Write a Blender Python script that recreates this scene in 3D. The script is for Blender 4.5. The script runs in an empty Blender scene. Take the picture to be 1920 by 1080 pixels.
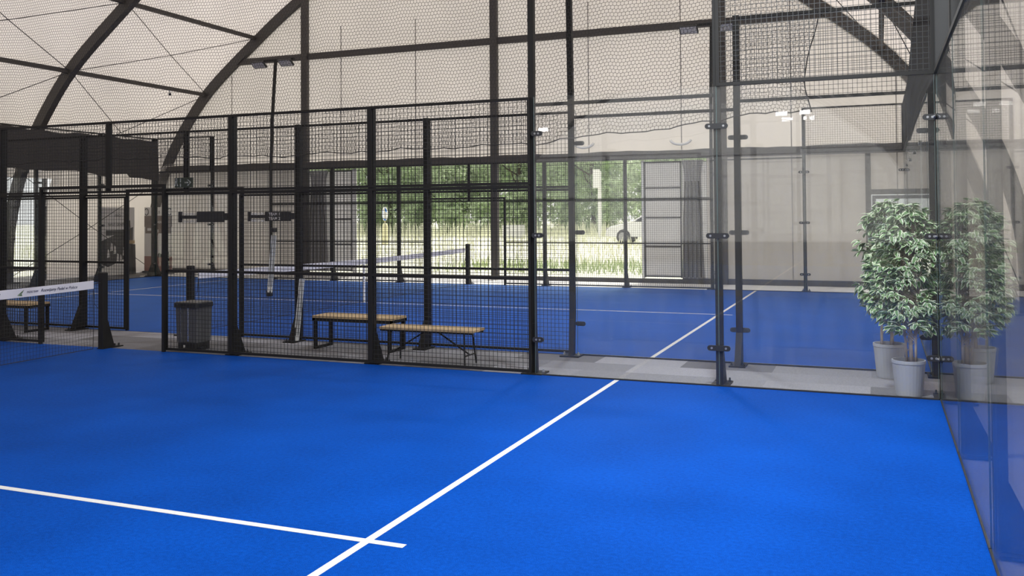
import bpy, math, random
import numpy as np
from mathutils import Vector, Matrix
R = random.Random(7)
C = bpy.context.scene.collection
sc = bpy.context.scene

# ------------------------------------------------------------------ materials
def mat(name):
    m = bpy.data.materials.new(name); m.use_nodes = True
    n = m.node_tree.nodes; n.clear()
    return m, n, m.node_tree.links
def simple(name, col, rough=.6, metal=0., noise=0., nscale=8., spec=.5):
    m, n, l = mat(name)
    o = n.new('ShaderNodeOutputMaterial'); b = n.new('ShaderNodeBsdfPrincipled')
    b.inputs['Base Color'].default_value = (*col, 1); b.inputs['Roughness'].default_value = rough
    b.inputs['Metallic'].default_value = metal; b.inputs['Specular IOR Level'].default_value = spec
    if noise:
        tc = n.new('ShaderNodeTexCoord'); t = n.new('ShaderNodeTexNoise'); t.inputs['Scale'].default_value = nscale
        t.inputs['Detail'].default_value = 4
        r = n.new('ShaderNodeMapRange'); r.inputs['To Min'].default_value = 1 - noise; r.inputs['To Max'].default_value = 1 + noise
        mx = n.new('ShaderNodeVectorMath'); mx.operation = 'SCALE'; mx.inputs[0].default_value = col
        l.new(tc.outputs['Object'], t.inputs['Vector']); l.new(t.outputs['Fac'], r.inputs['Value'])
        l.new(r.outputs[0], mx.inputs['Scale']); l.new(mx.outputs[0], b.inputs['Base Color'])
    l.new(b.outputs[0], o.inputs[0])
    return m
def fabric(name, col, tcol, f, bump=True):
    """tent membrane: lets daylight through"""
    m, n, l = mat(name)
    o = n.new('ShaderNodeOutputMaterial'); d = n.new('ShaderNodeBsdfDiffuse'); t = n.new('ShaderNodeBsdfTranslucent')
    mx = n.new('ShaderNodeMixShader'); mx.inputs[0].default_value = f
    tc = n.new('ShaderNodeTexCoord'); nz = n.new('ShaderNodeTexNoise'); nz.inputs['Scale'].default_value = .7; nz.inputs['Detail'].default_value = 5
    r = n.new('ShaderNodeMapRange'); r.inputs['From Min'].default_value = .3; r.inputs['From Max'].default_value = .7
    r.inputs['To Min'].default_value = .93; r.inputs['To Max'].default_value = 1.03
    for c, s in ((col, d), (tcol, t)):
        v = n.new('ShaderNodeVectorMath'); v.operation = 'SCALE'; v.inputs[0].default_value = c
        l.new(r.outputs[0], v.inputs['Scale']); l.new(v.outputs[0], s.inputs['Color'])
    l.new(tc.outputs['Object'], nz.inputs['Vector']); l.new(nz.outputs['Fac'], r.inputs['Value'])
    l.new(d.outputs[0], mx.inputs[1]); l.new(t.outputs[0], mx.inputs[2]); l.new(mx.outputs[0], o.inputs[0])
    return m
def glass(name, tint, haze=.03, boost=1.0):
    """thin pane: straight transmission, Fresnel mirror, a little dust"""
    m, n, l = mat(name)
    o = n.new('ShaderNodeOutputMaterial'); t = n.new('ShaderNodeBsdfTransparent'); g = n.new('ShaderNodeBsdfGlossy')
    t.inputs[0].default_value = (*tint, 1); g.inputs['Roughness'].default_value = 0.01
    geo = n.new('ShaderNodeNewGeometry'); mr = n.new('ShaderNodeMapRange')
    mr.inputs['To Min'].default_value = 1.5; mr.inputs['To Max'].default_value = 1 / 1.5
    fr = n.new('ShaderNodeFresnel'); l.new(geo.outputs['Backfacing'], mr.inputs['Value']); l.new(mr.outputs[0], fr.inputs['IOR'])
    mu = n.new('ShaderNodeMath'); mu.operation = 'MULTIPLY'; mu.inputs[1].default_value = boost; mu.use_clamp = True
    l.new(fr.outputs[0], mu.inputs[0])
    mx = n.new('ShaderNodeMixShader'); l.new(mu.outputs[0], mx.inputs[0]); l.new(t.outputs[0], mx.inputs[1]); l.new(g.outputs[0], mx.inputs[2])
    d = n.new('ShaderNodeBsdfTranslucent'); d.inputs[0].default_value = (.8, .8, .8, 1)
    d2 = n.new('ShaderNodeBsdfDiffuse'); d2.inputs[0].default_value = (.8, .8, .8, 1)
    a = n.new('ShaderNodeMixShader'); a.inputs[0].default_value = .5; l.new(d.outputs[0], a.inputs[1]); l.new(d2.outputs[0], a.inputs[2])
    # smears of ball dust
    tc = n.new('ShaderNodeTexCoord'); mp = n.new('ShaderNodeMapping'); mp.inputs['Scale'].default_value = (3, 3, .6)
    nz = n.new('ShaderNodeTexNoise'); nz.inputs['Scale'].default_value = 3; nz.inputs['Detail'].default_value = 6
    rr = n.new('ShaderNodeMapRange'); rr.inputs['From Min'].default_value = .35; rr.inputs['From Max'].default_value = .75
    rr.inputs['To Min'].default_value = haze * .5; rr.inputs['To Max'].default_value = haze * 2
    l.new(tc.outputs['Object'], mp.inputs[0]); l.new(mp.outputs[0], nz.inputs['Vector']); l.new(nz.outputs['Fac'], rr.inputs['Value'])
    m2 = n.new('ShaderNodeMixShader'); l.new(rr.outputs[0], m2.inputs[0]); l.new(mx.outputs[0], m2.inputs[1]); l.new(a.outputs[0], m2.inputs[2])
    l.new(m2.outputs[0], o.inputs[0])
    return m
def emit(name, col, s):
    m, n, l = mat(name)
    o = n.new('ShaderNodeOutputMaterial'); e = n.new('ShaderNodeEmission'); e.inputs[0].default_value = (*col, 1); e.inputs[1].default_value = s
    l.new(e.outputs[0], o.inputs[0]); return m
def turf_mat(name, base):
    m, n, l = mat(name)
    o = n.new('ShaderNodeOutputMaterial'); b = n.new('ShaderNodeBsdfPrincipled'); b.inputs['Roughness'].default_value = .75
    b.inputs['Specular IOR Level'].default_value = .02
    b.inputs['Sheen Weight'].default_value = .0
    tc = n.new('ShaderNodeTexCoord')
    n1 = n.new('ShaderNodeTexNoise'); n1.inputs['Scale'].default_value = 260; n1.inputs['Detail'].default_value = 3
    n2 = n.new('ShaderNodeTexNoise'); n2.inputs['Scale'].default_value = 1.1; n2.inputs['Detail'].default_value = 5
    n3 = n.new('ShaderNodeTexNoise'); n3.inputs['Scale'].default_value = 38; n3.inputs['Detail'].default_value = 4
    for k in (n1, n2, n3): l.new(tc.outputs['Object'], k.inputs['Vector'])
    def mr(src, a, bb, c, d):
        r = n.new('ShaderNodeMapRange'); r.inputs['From Min'].default_value = a; r.inputs['From Max'].default_value = bb
        r.inputs['To Min'].default_value = c; r.inputs['To Max'].default_value = d; l.new(src, r.inputs['Value']); return r.outputs[0]
    def mul(a, c):
        q = n.new('ShaderNodeMath'); q.operation = 'MULTIPLY'; l.new(a, q.inputs[0]); l.new(c, q.inputs[1]); return q.outputs[0]
    f = mul(mul(mr(n1.outputs['Fac'], .3, .7, .6, 1.4), mr(n2.outputs['Fac'], .3, .7, .88, 1.12)), mr(n3.outputs['Fac'], .3, .7, .85, 1.15))
    v = n.new('ShaderNodeVectorMath'); v.operation = 'SCALE'; v.inputs[0].default_value = base; l.new(f, v.inputs['Scale'])
    # grains of infill sand between the fibres
    vo = n.new('ShaderNodeTexVoronoi'); vo.inputs['Scale'].default_value = 120; l.new(tc.outputs['Object'], vo.inputs['Vector'])
    s1 = mr(vo.outputs['Distance'], .0, .16, 1, 0); s2 = mr(n2.outputs['Fac'], .52, .74, 0, .10)
    mx = n.new('ShaderNodeMix'); mx.data_type = 'RGBA'; l.new(mul(s1, s2), mx.inputs[0]); l.new(v.outputs[0], mx.inputs[6]); mx.inputs[7].default_value = (.06, .26, .60, 1)
    l.new(mx.outputs[2], b.inputs['Base Color'])
    bp = n.new('ShaderNodeBump'); bp.inputs['Strength'].default_value = .5; bp.inputs['Distance'].default_value = .01
    l.new(n1.outputs['Fac'], bp.inputs['Height']); l.new(bp.outputs[0], b.inputs['Normal'])
    lw = n.new('ShaderNodeLayerWeight'); lw.inputs[0].default_value = .5
    pw = n.new('ShaderNodeMath'); pw.operation = 'POWER'; pw.inputs[1].default_value = 13; l.new(lw.outputs['Facing'], pw.inputs[0])
    sc_ = n.new('ShaderNodeMath'); sc_.operation = 'MULTIPLY'; sc_.inputs[1].default_value = .42; l.new(pw.outputs[0], sc_.inputs[0])
    gl = n.new('ShaderNodeBsdfGlossy'); gl.inputs['Roughness'].default_value = .42; gl.inputs[0].default_value = (.55, .8, 1, 1)
    ms = n.new('ShaderNodeMixShader'); l.new(sc_.outputs[0], ms.inputs[0]); l.new(b.outputs[0], ms.inputs[1]); l.new(gl.outputs[0], ms.inputs[2])
    l.new(ms.outputs[0], o.inputs[0]); return m
def carpet_mat():
    m, n, l = mat('carpet_tiles')
    o = n.new('ShaderNodeOutputMaterial'); b = n.new('ShaderNodeBsdfPrincipled'); b.inputs['Roughness'].default_value = .95
    b.inputs['Specular IOR Level'].default_value = .1
    tc = n.new('ShaderNodeTexCoord'); mp = n.new('ShaderNodeMapping'); mp.inputs['Location'].default_value = (.1, .0, 0)
    l.new(tc.outputs['Object'], mp.inputs[0])
    br = n.new('ShaderNodeTexBrick'); br.offset = .5; br.inputs['Scale'].default_value = 1
    br.inputs['Brick Width'].default_value = 1.0; br.inputs['Row Height'].default_value = .5; br.inputs['Mortar Size'].default_value = .0
    br.inputs['Color1'].default_value = (.15, .147, .155, 1); br.inputs['Color2'].default_value = (.34, .338, .37, 1); br.inputs['Bias'].default_value = -.1
    l.new(mp.outputs[0], br.inputs['Vector'])
    nz = n.new('ShaderNodeTexNoise'); nz.inputs['Scale'].default_value = 160; nz.inputs['Detail'].default_value = 3; l.new(tc.outputs['Object'], nz.inputs['Vector'])
    r = n.new('ShaderNodeMapRange'); r.inputs['From Min'].default_value = .3; r.inputs['From Max'].default_value = .7
    r.inputs['To Min'].default_value = .7; r.inputs['To Max'].default_value = 1.3; l.new(nz.outputs['Fac'], r.inputs['Value'])
    v = n.new('ShaderNodeVectorMath'); v.operation = 'SCALE'; l.new(br.outputs['Color'], v.inputs[0]); l.new(r.outputs[0], v.inputs['Scale'])
    l.new(v.outputs[0], b.inputs['Base Color']); l.new(b.outputs[0], o.inputs[0]); return m

M = dict(
    metal=simple('black_powder_coated_steel', (.0125, .0115, .0105), .55, spec=.25),
    metal2=simple('dark_hall_steel', (.055, .048, .043), .6, noise=.15, nscale=3),
    wire=simple('black_wire', (.015, .015, .015), .55),
    net=simple('black_cord', (.03, .027, .025), .9),
    galv=simple('galvanised_steel', (.55, .56, .57), .35, .8),
    bolt=simple('bright_bolt', (.35, .35, .35), .4, .8),
    vault=fabric('vault_membrane', (.72, .67, .635), (.66, .60, .56), .50),
    gable=fabric('gable_membrane', (.60, .565, .54), (.49, .452, .435), .44),
    gable_low=fabric('lower_gable_membrane', (.38, .36, .343), (.33, .303, .29), .28),  # lower gable sheets: darker and less translucent than the upper sheet
    leafpanel=fabric('door_membrane', (.62, .61, .61), (.72, .71, .71), .45),
    pleat=fabric('pleated_membrane', (.44, .43, .43), (.5, .49, .49), .35),
    seam=simple('membrane_seam', (.30, .28, .26), .8),
    turf=turf_mat('blue_turf', (.001, .052, .31)),
    line=simple('white_line_turf', (.55, .545, .54), .9, noise=.12, nscale=60),
    conc=simple('grey_concrete', (.13, .125, .12), .85, noise=.12, nscale=2),
    paleconc=simple('pale_apron_concrete', (.84, .83, .80), .9, noise=.06, nscale=3),
    carpet=carpet_mat(),
    glass=glass('court_glass', (.985, .986, .982), .012, .8),
    pane=glass('window_pane', (.95, .97, .98), .03),
    edge=simple('polished_glass_edge', (.62, .70, .67), .3),
    edged=simple('dark_glass_edge', (.07, .10, .095), .4),
    timber=simple('bench_timber', (.50, .36, .20), .55, noise=.25, nscale=14),
    band=simple('white_net_band', (.74, .72, .76), .8),
    strap=simple('white_strap', (.8, .8, .8), .8),
    ink=simple('dark_ink', (.03, .035, .09), .8),
    greenink=simple('green_ink', (.12, .19, .10), .8),
    lens=simple('lamp_lens', (.48, .46, .45), .4),
    lit=emit('lit_led', (1, .98, .95), 45.),
    plastic=simple('black_plastic', (.018, .018, .019), .4),
    grey=simple('grey_plastic', (.095, .095, .10), .5),
    chrome=simple('brushed_chrome', (.75, .75, .75), .25, .9),
    potm=simple('pot_grey_plastic', (.36, .37, .39), .7),
    soil=simple('potting_soil', (.02, .015, .01), .9, noise=.4, nscale=60),
    bark=simple('pale_bark', (.40, .34, .29), .85, noise=.25, nscale=40),
    leafg=simple('leaf_green', (.12, .23, .085), .45, noise=.35, nscale=9),
    leafp=simple('leaf_pale_margin', (.60, .66, .50), .5, noise=.2, nscale=9),
    tube=simple('frosted_tube', (.72, .74, .74), .25),
    cloth=simple('dark_windbreak_cloth', (.055, .049, .045), .95, noise=.25, nscale=30),
    cloth2=simple('gathered_net_dark', (.030, .028, .027), .95),
    white=simple('white_plastic', (.78, .78, .76), .5),
    vent=glass('clear_plastic', (.88, .88, .88), .22),
    exitg=simple('exit_sign_dark', (.03, .045, .03), .5),
    exitw=simple('exit_sign_white', (.42, .45, .42), .6),
    postg=simple('poster_grey', (.66, .64, .62), .6, noise=.12, nscale=3),
    postd=simple('poster_dark', (.05, .05, .05), .6, noise=.3, nscale=8),
    postl=simple('poster_light', (.75, .73, .70), .6),
    postr=simple('poster_brown_red', (.34, .17, .14), .6, noise=.2, nscale=9),
    postb=simple('poster_brown', (.20, .155, .135), .6, noise=.35, nscale=9),
    grass=simple('dry_meadow', (.80, .80, .64), .95, noise=.18, nscale=.9),
    blade=simple('grass_blades', (.78, .79, .60), .9, noise=.2, nscale=3),
    bladeg=simple('green_weeds', (.42, .52, .26), .9, noise=.3, nscale=3),
    trunk=simple('tree_bark', (.09, .07, .05), .9, noise=.3, nscale=6),
    carp=simple('white_car_paint', (.82, .82, .82), .3),
    carg=simple('car_window_glass', (.04, .045, .05), .1),
    tyre=simple('tyre_rubber', (.03, .03, .03), .8),
    rim=simple('wheel_rim', (.35, .35, .36), .4, .6),
    blue=simple('road_sign_blue', (.02, .20, .75), .4),
    cream=simple('cream_bollard', (.80, .76, .48), .6),
    siding=simple('pale_building', (.45, .47, .52), .8, noise=.08, nscale=1),
)
def tree_leaf(name, col, tcol):
    m, n, l = mat(name)
    o = n.new('ShaderNodeOutputMaterial'); d = n.new('ShaderNodeBsdfDiffuse'); t = n.new('ShaderNodeBsdfTranslucent'); mx = n.new('ShaderNodeMixShader'); mx.inputs[0].default_value = .55
    tc = n.new('ShaderNodeTexCoord'); nz = n.new('ShaderNodeTexNoise'); nz.inputs['Scale'].default_value = 1.3; nz.inputs['Detail'].default_value = 4
    r = n.new('ShaderNodeMapRange'); r.inputs['From Min'].default_value = .3; r.inputs['From Max'].default_value = .7; r.inputs['To Min'].default_value = .42; r.inputs['To Max'].default_value = 1.4
    l.new(tc.outputs['Object'], nz.inputs['Vector']); l.new(nz.outputs['Fac'], r.inputs['Value'])
    for c, s in ((col, d), (tcol, t)):
        v = n.new('ShaderNodeVectorMath'); v.operation = 'SCALE'; v.inputs[0].default_value = c
        l.new(r.outputs[0], v.inputs['Scale']); l.new(v.outputs[0], s.inputs['Color'])
    l.new(d.outputs[0], mx.inputs[1]); l.new(t.outputs[0], mx.inputs[2]); l.new(mx.outputs[0], o.inputs[0]); return m
M['crown'] = tree_leaf('crown_leaves', (.60, .70, .50), (.78, .86, .66))

# ------------------------------------------------------------------ mesh builder
class MB:
    def __init__(s): s.v = []; s.f = []; s.m = []; s.k = 0
    def add(s, vs, fs, k=None):
        b = len(s.v); s.v += [tuple(q) for q in vs]; s.f += [tuple(b + i for i in f) for f in fs]
        s.m += [s.k if k is None else k] * len(fs); return s
    def box(s, x0, x1, y0, y1, z0, z1, k=None):
        if x0 > x1: x0, x1 = x1, x0
        if y0 > y1: y0, y1 = y1, y0
        v = [(x, y, z) for z in (z0, z1) for y in (y0, y1) for x in (x0, x1)]
        return s.add(v, [(0, 2, 3, 1), (4, 5, 7, 6), (0, 1, 5, 4), (2, 6, 7, 3), (0, 4, 6, 2), (1, 3, 7, 5)], k)
    def rbox(s, x0, x1, y0, y1, z0, z1, r=.01, k=None):
        """box with chamfered vertical edges and a chamfered top"""
        if x0 > x1: x0, x1 = x1, x0
        if y0 > y1: y0, y1 = y1, y0
        def ring(i, z): return [(x0+i+r, y0+i, z), (x1-i-r, y0+i, z), (x1-i, y0+i+r, z), (x1-i, y1-i-r, z), (x1-i-r, y1-i, z), (x0+i+r, y1-i, z), (x0+i, y1-i-r, z), (x0+i, y0+i+r, z)]
        v = ring(0, z0) + ring(0, z1 - r) + ring(r * .8, z1)
        f = [tuple(range(7, -1, -1)), tuple(range(16, 24))]
        for a in (0, 8):
            for i in range(8): j = (i + 1) % 8; f.append((a + i, a + j, a + 8 + j, a + 8 + i))
        return s.add(v, f, k)
    def beam(s, p, q, w, h=None, k=None, up=(0, 0, 1)):
        """rectangular bar from p to q"""
        h = w if h is None else h
        p, q = Vector(p), Vector(q); d = (q - p).normalized(); u = Vector(up)
        if abs(d.dot(u)) > .98: u = Vector((0, 1, 0))
        a = d.cross(u).normalized() * w / 2; b = a.normalized().cross(d).normalized() * h / 2
        v = [p - a - b, p + a - b, p + a + b, p - a + b, q - a - b, q + a - b, q + a + b, q - a + b]
        return s.add(v, [(3, 2, 1, 0), (4, 5, 6, 7), (0, 1, 5, 4), (1, 2, 6, 5), (2, 3, 7, 6), (3, 0, 4, 7)], k)
    def tube(s, path, r, n=8, k=None, cap=True):
        P = [Vector(p) for p in path]; rs = r if isinstance(r, (list, tuple)) else [r] * len(P)
        d0 = (P[1] - P[0]).normalized(); u = Vector((0, 0, 1)) if abs(d0.z) < .9 else Vector((1, 0, 0))
        a = d0.cross(u).normalized(); v = []; 
        for i, p in enumerate(P):
            d = ((P[min(i + 1, len(P) - 1)] - P[max(i - 1, 0)])).normalized()
            a = (a - d * a.dot(d)).normalized(); b = d.cross(a)
            for j in range(n):
                t = 2 * math.pi * j / n; v.append(p + (a * math.cos(t) + b * math.sin(t)) * rs[i])
        f = []
        for i in range(len(P) - 1):
            for j in range(n):
                jj = (j + 1) % n; f.append((i * n + j, i * n + jj, (i + 1) * n + jj, (i + 1) * n + j))
        if cap: f += [tuple(range(n - 1, -1, -1)), tuple(range((len(P) - 1) * n, len(P) * n))]
        return s.add(v, f, k)
    def lathe(s, prof, c=(0, 0, 0), n=24, k=None, sy=1.0):
        v = []
        for r, z in prof:
            for j in range(n):
                t = 2 * math.pi * j / n; v.append((c[0] + r * math.cos(t), c[1] + r * sy * math.sin(t), c[2] + z))
        f = []
        for i in range(len(prof) - 1):
            for j in range(n):
                jj = (j + 1) % n; f.append((i * n + j, i * n + jj, (i + 1) * n + jj, (i + 1) * n + j))
        f += [tuple(range(n - 1, -1, -1)), tuple(range((len(prof) - 1) * n, len(prof) * n))]
        return s.add(v, f, k)
    def prism(s, pts, axis, a, b, k=None):
        """polygon pts (2D) extruded along axis ('x','y','z') from a to b"""
        n = len(pts)
        def mk(p, t): return (t, p[0], p[1]) if axis == 'x' else (p[0], t, p[1]) if axis == 'y' else (p[0], p[1], t)
        v = [mk(p, a) for p in pts] + [mk(p, b) for p in pts]
        f = [tuple(range(n)), tuple(range(2 * n - 1, n - 1, -1))] + [(i, i + n, (i + 1) % n + n, (i + 1) % n) for i in range(n)]
        return s.add(v, f, k)
    def grid(s, P, k=None):
        """P[i][j] points -> sheet"""
        h, w = len(P), len(P[0]); v = [p for r in P for p in r]
        return s.add(v, [(i * w + j, i * w + j + 1, (i + 1) * w + j + 1, (i + 1) * w + j) for i in range(h - 1) for j in range(w - 1)], k)
    def obj(s, name, mats, parent=None, smooth=False, fix=True):
        me = bpy.data.meshes.new(name)
        nv = len(s.v); me.from_pydata(s.v, [], s.f)
        for m in (mats if isinstance(mats, (list, tuple)) else [mats]): me.materials.append(m)
        me.polygons.foreach_set('material_index', s.m)
        if smooth: me.polygons.foreach_set('use_smooth', [True] * len(s.f))
        me.validate()
        if fix and len(s.f) < 60000:
            import bmesh
            bm = bmesh.new(); bm.from_mesh(me); bmesh.ops.recalc_face_normals(bm, faces=bm.faces); bm.to_mesh(me); bm.free()
        me.update()
        o = bpy.data.objects.new(name, me); C.objects.link(o)
        if parent is not None: o.parent = parent; o.matrix_parent_inverse = Matrix.Translation(-Vector(parent.location))
        return o
def thing(name, label, cat, loc=(0, 0, 0), group=None):
    o = bpy.data.objects.new(name, None); C.objects.link(o); o.location = loc; o.empty_display_size = .1
    o['label'] = label; o['category'] = cat
    if group: o['group'] = group
    return o
def tag(o, label, cat, group=None):
    o['label'] = label; o['category'] = cat
    if group: o['group'] = group
    return o
def struct(o): o['kind'] = 'structure'; return o
def text(name, body, size, mtx, material, parent, shear=0., width=None, bold=False):
    cu = bpy.data.curves.new(name, 'FONT'); cu.body = body; cu.size = size; cu.shear = shear; cu.extrude = .0008
    cu.align_x = 'CENTER'; cu.align_y = 'CENTER'
    if bold: cu.offset = size * .015
    cu.materials.append(material)
    tmp = bpy.data.objects.new(name, cu); C.objects.link(tmp)
    bpy.context.view_layer.update()
    me = bpy.data.meshes.new_from_object(tmp.evaluated_get(bpy.context.evaluated_depsgraph_get())); bpy.data.objects.remove(tmp)
    o = bpy.data.objects.new(name, me); C.objects.link(o); o.parent = parent
    o.matrix_parent_inverse = Matrix.Translation(-Vector(parent.location))
    o.matrix_basis = mtx
    return o
def face_mtx(p, right, up, sx=1.0):
    r = Vector(right).normalized(); u = Vector(up).normalized(); f = r.cross(u)
    m = Matrix((( r.x*sx, u.x, f.x, p[0]), (r.y*sx, u.y, f.y, p[1]), (r.z*sx, u.z, f.z, p[2]), (0, 0, 0, 1)))
    return m

G = 1.49           # inner face of the second court's near wall
YG = 13.2          # gable frame plane
# ------------------------------------------------------------------ floors
struct(MB().box(-14, 14, -46, 13.25, -.2, -.012).obj('floor', M['conc']))
struct(MB().box(-12, 12, .005, G - .005, -.0118, -.004).obj('floor_aisle', M['carpet']))
struct(MB().box(-10.6, 12, 11.5, 13.3, -.0118, -.005).obj('floor_apron', M['paleconc']))
def court(y0, label_lines, back_line=True):
    t = struct(MB().box(-10, 10, y0, y0 + 10, -.0118, 0).obj('floor_turf', M['turf']))
    c = y0 + 5; h = .0012
    for x in (-6.95, 6.95): MB().box(x - .025, x + .025, y0 + .02, y0 + 9.98, 0, h).obj('service_line', M['line'], t)
    MB().box(-7.175, 7.175, c - .025, c + .025, .0001, h + .0003).obj('centre_line', M['line'], t)
court(-10, ''); court(G, ''); court(-21.5, '')

# ------------------------------------------------------------------ padel walls
class Wall:
    """local frame: u along the wall, w outward from the court, z up"""
    def __init__(s, axis, pos, out): s.axis, s.pos, s.out = axis, pos, out
    def bx(s, mb, u0, u1, w0, w1, z0, z1, k=None):
        a, b = s.pos + s.out * w0, s.pos + s.out * w1
        return mb.box(u0, u1, a, b, z0, z1, k) if s.axis == 'x' else mb.box(a, b, u0, u1, z0, z1, k)
    def P(s, u, w, z):
        t = s.pos + s.out * w
        return (u, t, z) if s.axis == 'x' else (t, u, z)
    def fl(s, mb, pts, w0, w1, k=None):       # polygon in (u,z)
        return mb.prism(pts, 'y' if s.axis == 'x' else 'x', s.pos + s.out * w0, s.pos + s.out * w1, k)
    def sd(s, mb, pts, u0, u1, k=None):       # polygon in (w,z)
        pp = [(s.pos + s.out * w, z) for w, z in pts]
        return mb.prism(pp, 'x' if s.axis == 'x' else 'y', u0, u1, k)
def post(W, u, top, par, z0=0., foot=True, wd=.07, name='post', dp=.065):
    mb = MB(); W.bx(mb, u - wd / 2, u + wd / 2, .02, .02 + dp, z0, top)
    if z0 == 0 and foot:
        W.sd(mb, [(.085, .012), (.25, .012), (.235, .05), (.09, .36), (.085, .36)], u - .035, u + .035)
        W.bx(mb, u - .09, u + .09, .005, .30, -.004, .012)
    o = mb.obj(name, M['metal'], par)
    if z0 == 0 and foot:
        for du in (-.065, .065):
            b = MB(); c = W.P(u + du, .245, .012); b.lathe([(.016, 0), (.016, .012), (.009, .012), (.009, .035), (.006, .04)], c, 6); b.obj('anchor_bolt', M['plastic'], o)
    return o
def meshpanel(W, u0, u1, z0, z1, par, frame=.035, rails=(), wz=.05):
    fr = MB(); w0, w1 = -.012, .022
    for a, b in ((u0, u0 + frame), (u1 - frame, u1)): W.bx(fr, a, b, w0, w1, z0, z1)
    for z in [z0 + frame / 2, z1 - frame / 2] + list(rails): W.bx(fr, u0 + frame, u1 - frame, w0, w1, z - frame / 2, z + frame / 2)
    o = fr.obj('panel_frame', M['metal'], par)
    wi = MB(); t = .0021
    n = int(round((u1 - u0) / .05))
    for i in range(1, n):
        u = u0 + (u1 - u0) * i / n; W.bx(wi, u - t, u + t, 0, 2 * t, z0 + .01, z1 - .01)
    n = int(round((z1 - z0) / wz))
    for i in range(1, n):
        z = z0 + (z1 - z0) * i / n; W.bx(wi, u0 + .01, u1 - .01, 2 * t, 4 * t, z - t, z + t)
    wi.obj('wire_mesh', M['wire'], o, fix=False)
    return o
def stadium(u, z, L, h, n=6):
    r = h / 2; pts = []
    for s, c in ((1, u + L / 2 - r), (-1, u - L / 2 + r)):
        for i in range(n + 1):
            a = -math.pi / 2 + math.pi * i / n
            pts.append((c + s * r * math.cos(a), z + s * r * math.sin(a)))
    return pts
def clamp(W, u, z, par, L=.23):
    mb = MB(); W.fl(mb, stadium(u, z, L, .055), -.016, -.004, 0)
    for d in (-L / 2 + .045, L / 2 - .045):
        W.fl(mb, stadium(u + d, z, .022, .022), -.022, -.016, 1)
        W.fl(mb, stadium(u + d, z, .045, .045), .016, .022, 0)
    mb.obj('glass_clamp', [M['plastic'], M['bolt']], par)
def glasspanel(W, u0, u1, par, z1=3.0, edge='edged'):
    g = MB(); W.bx(g, u0 + .004, u1 - .004, 0, .012, .015, z1 - .002)
    o = g.obj('glass_panel', M['glass'], par)
    e = MB()
    for u in (u0 + .002, u1 - .002): W.bx(e, u - .002, u + .002, .001, .011, .015, z1)
    e.obj('glass_edge', M[edge], o)
    e = MB(); W.bx(e, u0 + .004, u1 - .004, -.006, .018, .0, .014); e.obj('bottom_seal', M['plastic'], o)
    return o

def side_fence(W, label, lower, upper, posts, short=False):
    """mesh fence: rails at 1 m, a joint at 2 m, top rail at 3 m"""
    t = thing('mesh_fence', label, 'fence', W.P((lower[0] + lower[-1]) / 2, .05, 0))
    for a, b in zip(lower[:-1], lower[1:]): meshpanel(W, a, b, .02, 2.045, t, rails=(1.035,), frame=.03)
    for a, b in zip(upper[:-1], upper[1:]): meshpanel(W, a, b, 2.05, 3.0, t, frame=.03)
    for u in posts: post(W, u, 3.0, t)
    if short: post(W, 0, 3.0, t, z0=2.15, foot=False, name='short_post', wd=.045, dp=.03)
    return t

def build_side(W, who, sides=(1, -1), gap=True, glassy=True, far=-10, clampL=.23):
    """one long side wall of a court (u = X)"""
    lab = who
    ups = [s * u for s in sides for u in ()]
    if 1 in sides:
        side_fence(W, lab['mesh_r'], [.96, 2, 4, 6], [0, 2, 4, 6], [2, 4] + ([6] if W.pos < -5 else []), short=True)
        t = thing('glass_wall', lab['glass_r'], 'glass wall', W.P(8, .05, 0))
        glasspanel(W, 6.04, 8, t); glasspanel(W, 8, 9.99, t)
        for u in (8,): post(W, u, 4.0, t)
        post(W, 10.04, 4.0, t, wd=.08)
        for z in (.38, 1.5, 2.6):
            clamp(W, 8, z, t); 
            clamp(W, 9.95, z, t, .13); clamp(W, 6.08, z, t, .13)
        mb = MB(); W.bx(mb, 6.03, 7.96, .03, .065, 2.90, 2.935); mb.obj('rail', M['metal'], t)
        meshpanel(W, 8.0, 10.0, 3.0, 4.0, t)
    if -1 in sides:
        pl = [-x for x in (.0,)]
        us = [-10, -8, -6] if far <= -10 else []
        side_fence(W, lab['mesh_l'], [-6, -4, -2, -1.16], [-6, -4, -2, 0], [-4, -2] + ([] if W.pos > 11 else [-6]))
        if far <= -10:
            t = thing('glass_wall', lab['glass_l'], 'glass wall', W.P(-8, .05, 0))
            glasspanel(W, -8, -6.04, t); glasspanel(W, -9.99, -8, t)
            post(W, -8, 4.0, t); post(W, -10.04, 4.0, t)
            for z in (.38, 1.5, 2.6): clamp(W, -8, z, t)
            meshpanel(W, -10, -8, 3, 4, t)
    if gap:
        t = thing('door_frame', lab['head'], 'door frame', W.P(0, 0, 0))
        for u in (-1.175, .975):
            mb = MB(); W.bx(mb, u - .02, u + .02, -.05, -.014, 0, 2.11); mb.obj('door_jamb', M['metal'], t)
        mb = MB(); W.bx(mb, -1.195, .995, -.05, -.014, 2.11, 2.15); mb.obj('door_head', M['metal'], t)

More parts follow.
